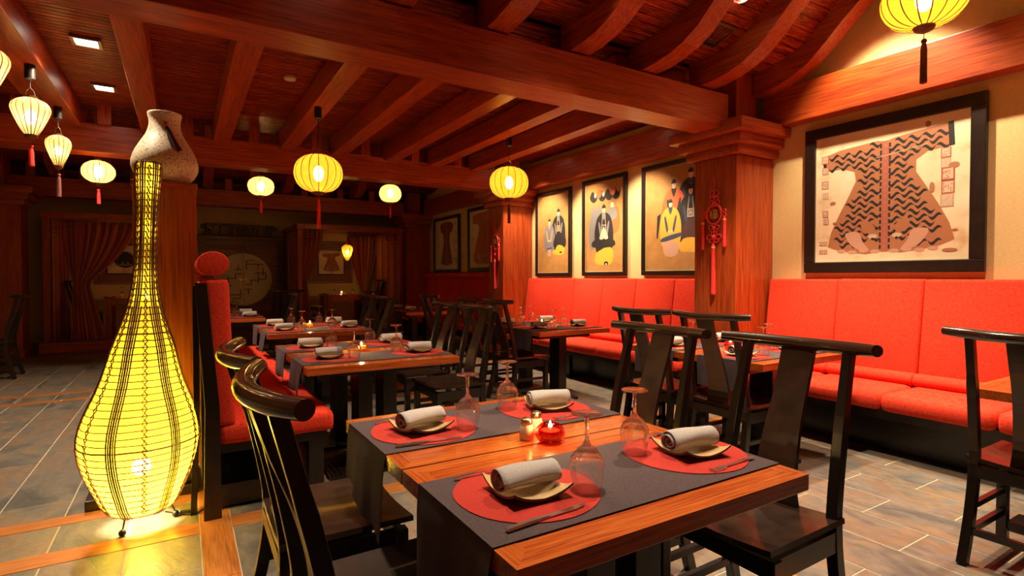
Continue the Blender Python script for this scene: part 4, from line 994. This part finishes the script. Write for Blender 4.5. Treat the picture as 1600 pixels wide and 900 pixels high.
Cq += person_robed(.16, .28, .78, 'k', 'b', badge='g', lower='y') + [('m', 's', [(.04, .42), (.26, .42), (.28, .58), (.16, .66), (.06, .58)]), ('y', 's', [(.02, .28), (.24, .30), (.25, .42), (.05, .42)])]
Cq += person_robed(-.14, .26, .66, 'y', 'b', hat=False) + [('p', 's', [(-.22, .24), (-.05, .235), (-.02, .38), (-.24, .40)]), ('b', 's', [(-.27, .40), (.0, .45), (.01, .50), (-.26, .45)]), ('k', 'p', [(-.36, .45), (-.34, .45), (-.29, .75), (-.35, .72)])]
picture('framed_portrait', 'framed portrait of a robed family group with a figure in yellow, beside the charm column', (4.998, 4.42, 1.322), -PI / 2, 1.20, 1.355, .055, Cq, 'silkbg', group='ancestor portraits')

# ------------------------------------------------------------------ knotted charms on the columns
def charm(y, z, s, label):
    t = thing('knot_charm', label, 'charm', (4.435, y, z), -PI / 2, 'red charms on the columns')
    D = -.012
    def loop(cx, cz, rx, rz, r=.005, n=14): return [(cx + rx * math.cos(2 * PI * i / n), D, cz + rz * math.sin(2 * PI * i / n)) for i in range(n)]
    obj('hanging_loop', MB().tube([(0, D, .30), (0, D, .40)], .003, 5).tube(loop(0, .41, .006, .012), .002, 4, closed=True, up=(0, 1, 0)), 'charm', t)
    mb = MB()
    for s_ in (-1, 1):
        for cx, cz, rx, rz in ((.025, .275, .02, .028), (.024, .225, .022, .018), (.03, .185, .03, .02), (.012, .165, .02, .018)): mb.tube(loop(s_ * cx, cz, rx, rz), .006, 6, closed=True, up=(0, 1, 0))
    obj('upper_knot', mb.sphere((0, D, .25), .022, 8).sphere((0, D, .18), .022, 8), 'charm', t)
    ring = obj('ring', MB().tube(loop(0, .07, .082, .095, n=28), .011, 8, closed=True, up=(0, 1, 0)), 'charm', t, smooth=True)
    obj('plaque', MB().prism([(0, 0.0), (.062, .07), (0, .14), (-.062, .07)], D - .004, D + .006), 'ink_r', t)
    # the character for good fortune, stroke by stroke
    st = [(-.040, .108, -.032, .101), (-.048, .094, -.018, .088), (-.018, .092, -.044, .062), (-.033, .080, -.033, .030), (-.032, .070, -.018, .060),
          (-.010, .108, .042, .110), (0, .096, .036, .097), (0, .096, .0, .080), (.036, .097, .035, .080), (0, .080, .036, .081),
          (-.008, .068, .042, .069), (-.008, .068, -.007, .030), (.042, .069, .041, .030), (-.008, .050, .042, .050), (-.007, .032, .042, .032), (.017, .068, .017, .032)]
    mb = MB()
    for a, b, c, d in st: mb.bar((a, D - .006, b), (c, D - .006, d), .006, .0075, up=(0, 0, 1) if abs(c - a) > abs(d - b) else (1, 0, 0))
    obj('gold_character', mb, 'gold', t)
    mb = MB()
    for s_ in (-1, 1):
        for cx, cz, rx, rz in ((.098, .075, .018, .022), (.118, .09, .018, .018), (.118, .055, .018, .018), (.03, -.055, .032, .018), (.02, -.085, .025, .014), (.045, -.15, .04, .024), (.028, -.185, .026, .018), (.015, -.12, .016, .02)): mb.tube(loop(s_ * cx, cz, rx, rz), .006, 6, closed=True, up=(0, 1, 0))
    obj('lower_knot', mb.sphere((0, D, -.15), .026, 8).sphere((0, D, -.06), .02, 8), 'charm', t)
    for x, z0, L, r in ((-.125, .03, .30, .017), (.125, .05, .30, .017), (0, -.21, .50, .022)):
        ts = obj('tassel', MB().lathe([(r * .9, z0 - L), (r, z0 - L + .02), (r * .9, z0 - .05), (r * .7, z0 - .02), (r * .3, z0)], 14, (x, -.02, 0), lobe=.15, ln=14), 'tassel', t)
        obj('binding', MB().lathe([(r * .95, z0 - .05), (r * .95, z0 - .03)], 12, (x, -.02, 0)), 'gold', ts)
charm(3.50, 1.84, 1, 'red knotted charm with gold character and three tassels on the first column')
charm(7.81, 1.82, 1, 'red knotted charm with tassels on the column between portraits and small robe pictures')

# ------------------------------------------------------------------ alcoves at the back
def drape(name, A, B, zt, tie, zb, label, n=9, amp=.035, dirv=(0, -1), spread=.3):
    """curtain hanging from A to B (xy); gathered at tie=(x, y, z, width) if given"""
    NU, NV = 60, 20
    def fn(u, v):
        z = zt + (zb - zt) * v; x = A[0] + (B[0] - A[0]) * u; y = A[1] + (B[1] - A[1]) * u; f = 1
        if tie:
            tx, ty, tz, tw = tie; vt = (zt - tz) / (zt - zb)
            k = min(1, v / vt) ** 1.7 if v <= vt else 1 - .35 * min(1, (v - vt) / (1 - vt))
            L = math.hypot(B[0] - A[0], B[1] - A[1]); ux, uy = (B[0] - A[0]) / L, (B[1] - A[1]) / L
            gx, gy = tx + ux * tw * (u - .5), ty + uy * tw * (u - .5)
            x += (gx - x) * k; y += (gy - y) * k; f = 1 - .55 * k
        w = amp * f * (math.sin(u * n * 2 * PI) + .35 * math.sin(u * n * 4.3 * PI + 1 + v))
        return (x + dirv[0] * w, y + dirv[1] * w, z)
    o = obj(name, MB().grid(fn, NU, NV), 'curtain', None, smooth=True, fix=False, uvgrid=(NU, NV))
    m = o.modifiers.new('cloth', 'SOLIDIFY'); m.thickness = .004
    return tag(o, label, 'curtain', 'striped alcove curtains')
def alcove(x0, x1, label, dim):
    y0, y1 = 12.1, 13.98
    t = thing('curtained_alcove', label, 'alcove', ((x0 + x1) / 2, 13, 0)); ox, oy = (x0 + x1) / 2, 13
    def B(n, a, b, c, d, e, f, m='wood_x', par=None): return obj(n, MB().box(a - ox, b - ox, c - oy, d - oy, e, f), m, par or t, bevel=.004)
    B('platform', x0 - .05, x1 + .02, y0 - .12, y1, 0, .15, 'wood_x'); B('platform_deck', x0 - .05, x1 + .02, y0 - .13, y1, .15, .165, 'strip')
    for xx in (x0, x1 - .09):
        for yy in (y0, y1 - .09): B('post', xx, xx + .09, yy, yy + .09, .16, 2.32, 'wood_z')
    B('lintel', x0 - .02, x1 + .02, y0 - .02, y0 + .10, 2.32, 2.43); B('lintel', x0 - .02, x0 + .08, y0 + .10, y1, 2.32, 2.43, 'wood_y'); B('lintel', x1 - .08, x1 + .02, y0 + .10, y1, 2.32, 2.43, 'wood_y')
    B('canopy', x0 + .08, x1 - .08, y0 + .10, y1, 2.40, 2.43)
    for s, xx in ((1, x0 + .09), (-1, x1 - .09)):
        br = B('fretwork_bracket', min(xx, xx + s * .3), max(xx, xx + s * .3), y0 + .02, y0 + .05, 2.14, 2.155)
        for (a, b, c, d) in ((0, .3, 2.22, 2.235), (.09, .105, 1.98, 2.32), (.19, .205, 2.06, 2.32), (.285, .3, 2.14, 2.32), (0, .2, 2.06, 2.075), (0, .1, 1.98, 1.995)):
            q = (xx + s * a, xx + s * b); B('fret', min(q), max(q), y0 + .02, y0 + .05, c, d, 'wood_x', br)
    return t
def reparent_fix(): pass
alcove(2.08, 4.38, 'open wooden alcove frame with curtains, glowing yellow inside', False)
alcove(-2.04, -.05, 'dim wooden alcove frame with curtains beyond the floor lamp', True)
drape('curtain', (2.13, 12.22), (2.13, 13.9), 2.33, None, .18, 'red striped curtain closing the side of the lit alcove next to the cabinet', 9, .03, (1, 0))
drape('curtain', (2.18, 12.18), (2.62, 12.18), 2.33, (2.22, 12.18, 1.20, .12), .18, 'narrow red striped curtain gathered at the lit alcove post next to the cabinet', 5, .03)
drape('curtain', (3.55, 13.82), (4.3, 13.82), 2.33, (3.95, 13.8, 1.05, .2), .18, 'red striped curtain swept aside at the back of the lit alcove', 7, .04)
drape('curtain', (4.28, 12.25), (4.28, 13.75), 2.33, None, .18, 'red striped curtain hanging straight along the lit alcove side next to the plain column', 9, .035, (1, 0))
drape('curtain', (-1.95, 12.24), (-1.95, 13.9), 2.33, None, .18, 'dim red striped curtain closing the far side of the dim alcove', 8, .03, (1, 0))
drape('curtain', (-1.80, 12.3), (-.72, 12.3), 2.30, (-1.55, 12.3, 1.2, .22), .18, 'dark red striped curtain swept to one side in the dim alcove', 9, .04)
drape('curtain', (-.55, 12.3), (-.12, 12.3), 2.30, (-.18, 12.3, 1.2, .1), .18, 'dark red striped curtain gathered behind the lamp stem in the dim alcove', 5, .03)
# ornate framed pictures in the alcoves
def ornate(x, z, w, h, label, sh):
    t = thing('ornate_picture', label, 'picture', (x, 13.998, z))
    obj('outer_frame', MB().box(-w / 2, w / 2, -.03, -.001, 0, h), 'ornate', t, bevel=.01)
    mb = MB(); n = 26
    for i in range(n):
        a = -w / 2 + .035 + (w - .07) * i / (n - 1); b = .035 + (h - .07) * i / (n - 1)
        for (px, pz) in ((a, .035), (a, h - .035), (-w / 2 + .035, b), (w / 2 - .035, b)): mb.box(px - .008, px + .008, -.034, -.029, pz - .008, pz + .008)
    obj('inlay', mb, 'ivory', t)
    g = .2
    obj('inner_frame', MB().box(-w / 2 + g, w / 2 - g, -.04, -.025, g, h - g), 'frame', t)
    obj('canvas', MB().box(-w / 2 + g + .03, w / 2 - g - .03, -.046, -.03, g + .03, h - g - .03), 'paper', t)
    mb, inks = poly_print(sh, .046); put('printed_image', mb.mesh('printed_image', inks, fix=False), t)
r4 = [(a, b, ((c[0], c[1] + .23, c[2], c[3]) if b == 'e' else [(p[0], p[1] + .23) for p in c])) for a, b, c in robe(.5, .56, False, ('m', 's'))]
ornate(3.19, 1.15, 1.06, 1.04, 'small robe print in a broad carved frame in the lit alcove', r4)
r5 = [('g', 'e', (0, .52, .2, .17)), ('k', 's', [(-.2, .5), (0, .68), (.2, .5), (.1, .42), (0, .5), (-.1, .42)]), ('k', 's', [(-.18, .42), (0, .34), (.18, .42), (0, .38)]), ('k', 'p', [(-.03, .42), (.03, .42), (.03, .52), (-.03, .52)])]
ornate(-1.02, 1.15, 1.06, 1.04, 'grey roundel print in a broad carved frame in the dim alcove', r5)
def alcove_table(x0, x1, y0, y1, label):
    t = thing('alcove_table', label, 'table', (0, 0, 0))
    obj('tabletop', MB().box(x0, x1, y0, y1, .865, .905), 'table', t, bevel=.004)
    obj('apron', MB().box(x0 + .05, x1 - .05, y0 + .04, y0 + .07, .76, .866), 'tableb', t)
    for xx in (x0 + .02, x1 - .11):
        for yy in (y0 + .02, y1 - .11): obj('leg', MB().box(xx, xx + .09, yy, yy + .09, .165, .866), 'wood_z', t)
alcove_table(2.76, 3.7, 12.55, 13.4, 'small wooden table standing in the lit alcove')
alcove_table(-1.26, -.4, 12.65, 13.5, 'small wooden table standing in the dim alcove')
for (x, y, w) in ((3.0, 12.84, 'on the lit alcove table, cabinet side'), (3.42, 12.84, 'on the lit alcove table, column side'), (-1.0, 12.9, 'on the dim alcove table')):
    tag(put('wine_glass', GLASS, None, (x, y, .905)), 'upturned clear wine glass ' + w, 'wine glass', 'upturned glasses in the alcoves')
    tag(put('plate', PLATE, None, (x - .2, y + .02, .905), (0, 0, .2)), 'dark-edged plate ' + w, 'plate', 'plates in the alcoves')
candle(3.12, 12.68, .905, 'amberglass', 'lit glass candle holder on the lit alcove table', 1.0)
candle(-.85, 12.86, .905, 'amberglass', 'lit glass candle holder on the dim alcove table', .6)
for x, y, rz, l in ((3.86, 12.95, PI, 'black wooden chair at the lit alcove table'), (2.53, 12.95, 0, 'black wooden chair against the curtain at the lit alcove table'), (-1.54, 13.0, 0, 'black wooden chair at the dim alcove table')):
    o = chair(x, y, rz, l); o.location.z = .165

# ------------------------------------------------------------------ cabinet with moon disc
cb = thing('moon_cabinet', 'dark carved cabinet with a pale round moon disc across its doors', 'cabinet', (1.13, 13.7, 0))
obj('body', MB().box(-.82, .84, -.24, .29, .08, 2.13), 'cabinet', cb, bevel=.006)
obj('cornice', MB().box(-.88, .90, -.31, .29, 2.12, 2.20), 'cabinet', cb, bevel=.015)
obj('plinth', MB().box(-.80, .82, -.22, .29, 0, .09), 'cabinet', cb)
CXD, CZD, RD = .03, 1.25, .58
for s in (-1, 1):
    d = obj('door', MB().box(min(CXD, CXD + s * .74), max(CXD, CXD + s * .74), -.27, -.24, .12, 2.08), 'cabinet', cb, bevel=.004)
    n = 24; pts = [(CXD + s * .003 + s * RD * math.sin(PI * i / n), CZD + RD * math.cos(PI * i / n)) for i in range(n + 1)]
    hd = obj('moon_half', MB().prism(pts, -.285, -.268), 'disc', d)
    obj('carved_panel', MB().box(min(CXD + s * .08, CXD + s * .68), max(CXD + s * .08, CXD + s * .68), -.278, -.268, 1.90, 2.02), 'ornate', d, bevel=.004)
    mb = MB()
    F = [(.06, .34, .22, .34), (.06, .22, .06, .42), (.06, .42, .22, .42), (.30, .22, .30, .34), (.22, .34, .40, .34), (.22, .14, .30, .14), (.40, .08, .40, .26), (.30, .14, .46, .14), (.46, .0, .46, .14), (.30, .0, .46, .0), (.30, -.08, .30, .18), (.14, -.02, .30, -.08), (.02, -.12, .16, -.12), (.16, -.12, .16, -.02), (.02, -.22, .16, -.22), (.10, -.32, .10, -.22)]
    for a, b, c, e in F:
        if s < 0: b, e = -b, -e
        if abs(a - c) > .001 and abs(b - e) > .001: e = b
        mb.bar((CXD + s * a, -.289, CZD + b), (CXD + s * c, -.289, CZD + e), .012, .018, up=(0, 0, 1) if abs(c - a) > abs(e - b) else (1, 0, 0))
    obj('fretwork', mb, 'bronze', d)
    obj('lock_plate', MB().lathe([(.035, -.004), (.035, .004)], 16), 'brass', d, (CXD + s * .05, -.289, 1.25), (PI / 2, 0, 0))
cv = thing('carved_crest', 'long pierced dark wood carving of figures standing on top of the cabinet', 'carving', (1.10, 13.62, 2.20))
obj('base_rail', MB().box(-.74, .74, -.03, .03, 0, .035), 'frame', cv, bevel=.005)
obj('top_rail', MB().box(-.68, .72, -.022, .022, .245, .275), 'frame', cv, bevel=.005)
rr = random.Random(3)
for i in range(17):
    x = -.66 + i * .082; w = rr.uniform(.018, .032); ln = rr.uniform(-.03, .03)
    m = 'ornate' if i % 3 else 'ivory'
    f = obj('figure', MB().prism([(x - w, .03), (x + w, .03), (x + w * .8 + ln, .15), (x + w * .5 + ln, .19), (x - w * .5 + ln, .19), (x - w * .8 + ln, .15)], -.018, .018).sphere((x + ln, 0, .213), .022, 8), 'ornate' if i % 3 else 'frame', cv)
for x, z, r in ((-.70, .2, .06), (-.62, .12, .05), (.02, .17, .10), (.13, .11, .06), (.72, .2, .05)):
    obj('scroll', MB().tube([(x + r * math.cos(q * .5) * (1 - q / 18), -.02, z + r * math.sin(q * .5) * (1 - q / 18)) for q in range(16)], .016, 6, up=(0, 1, 0)), 'frame', cv)
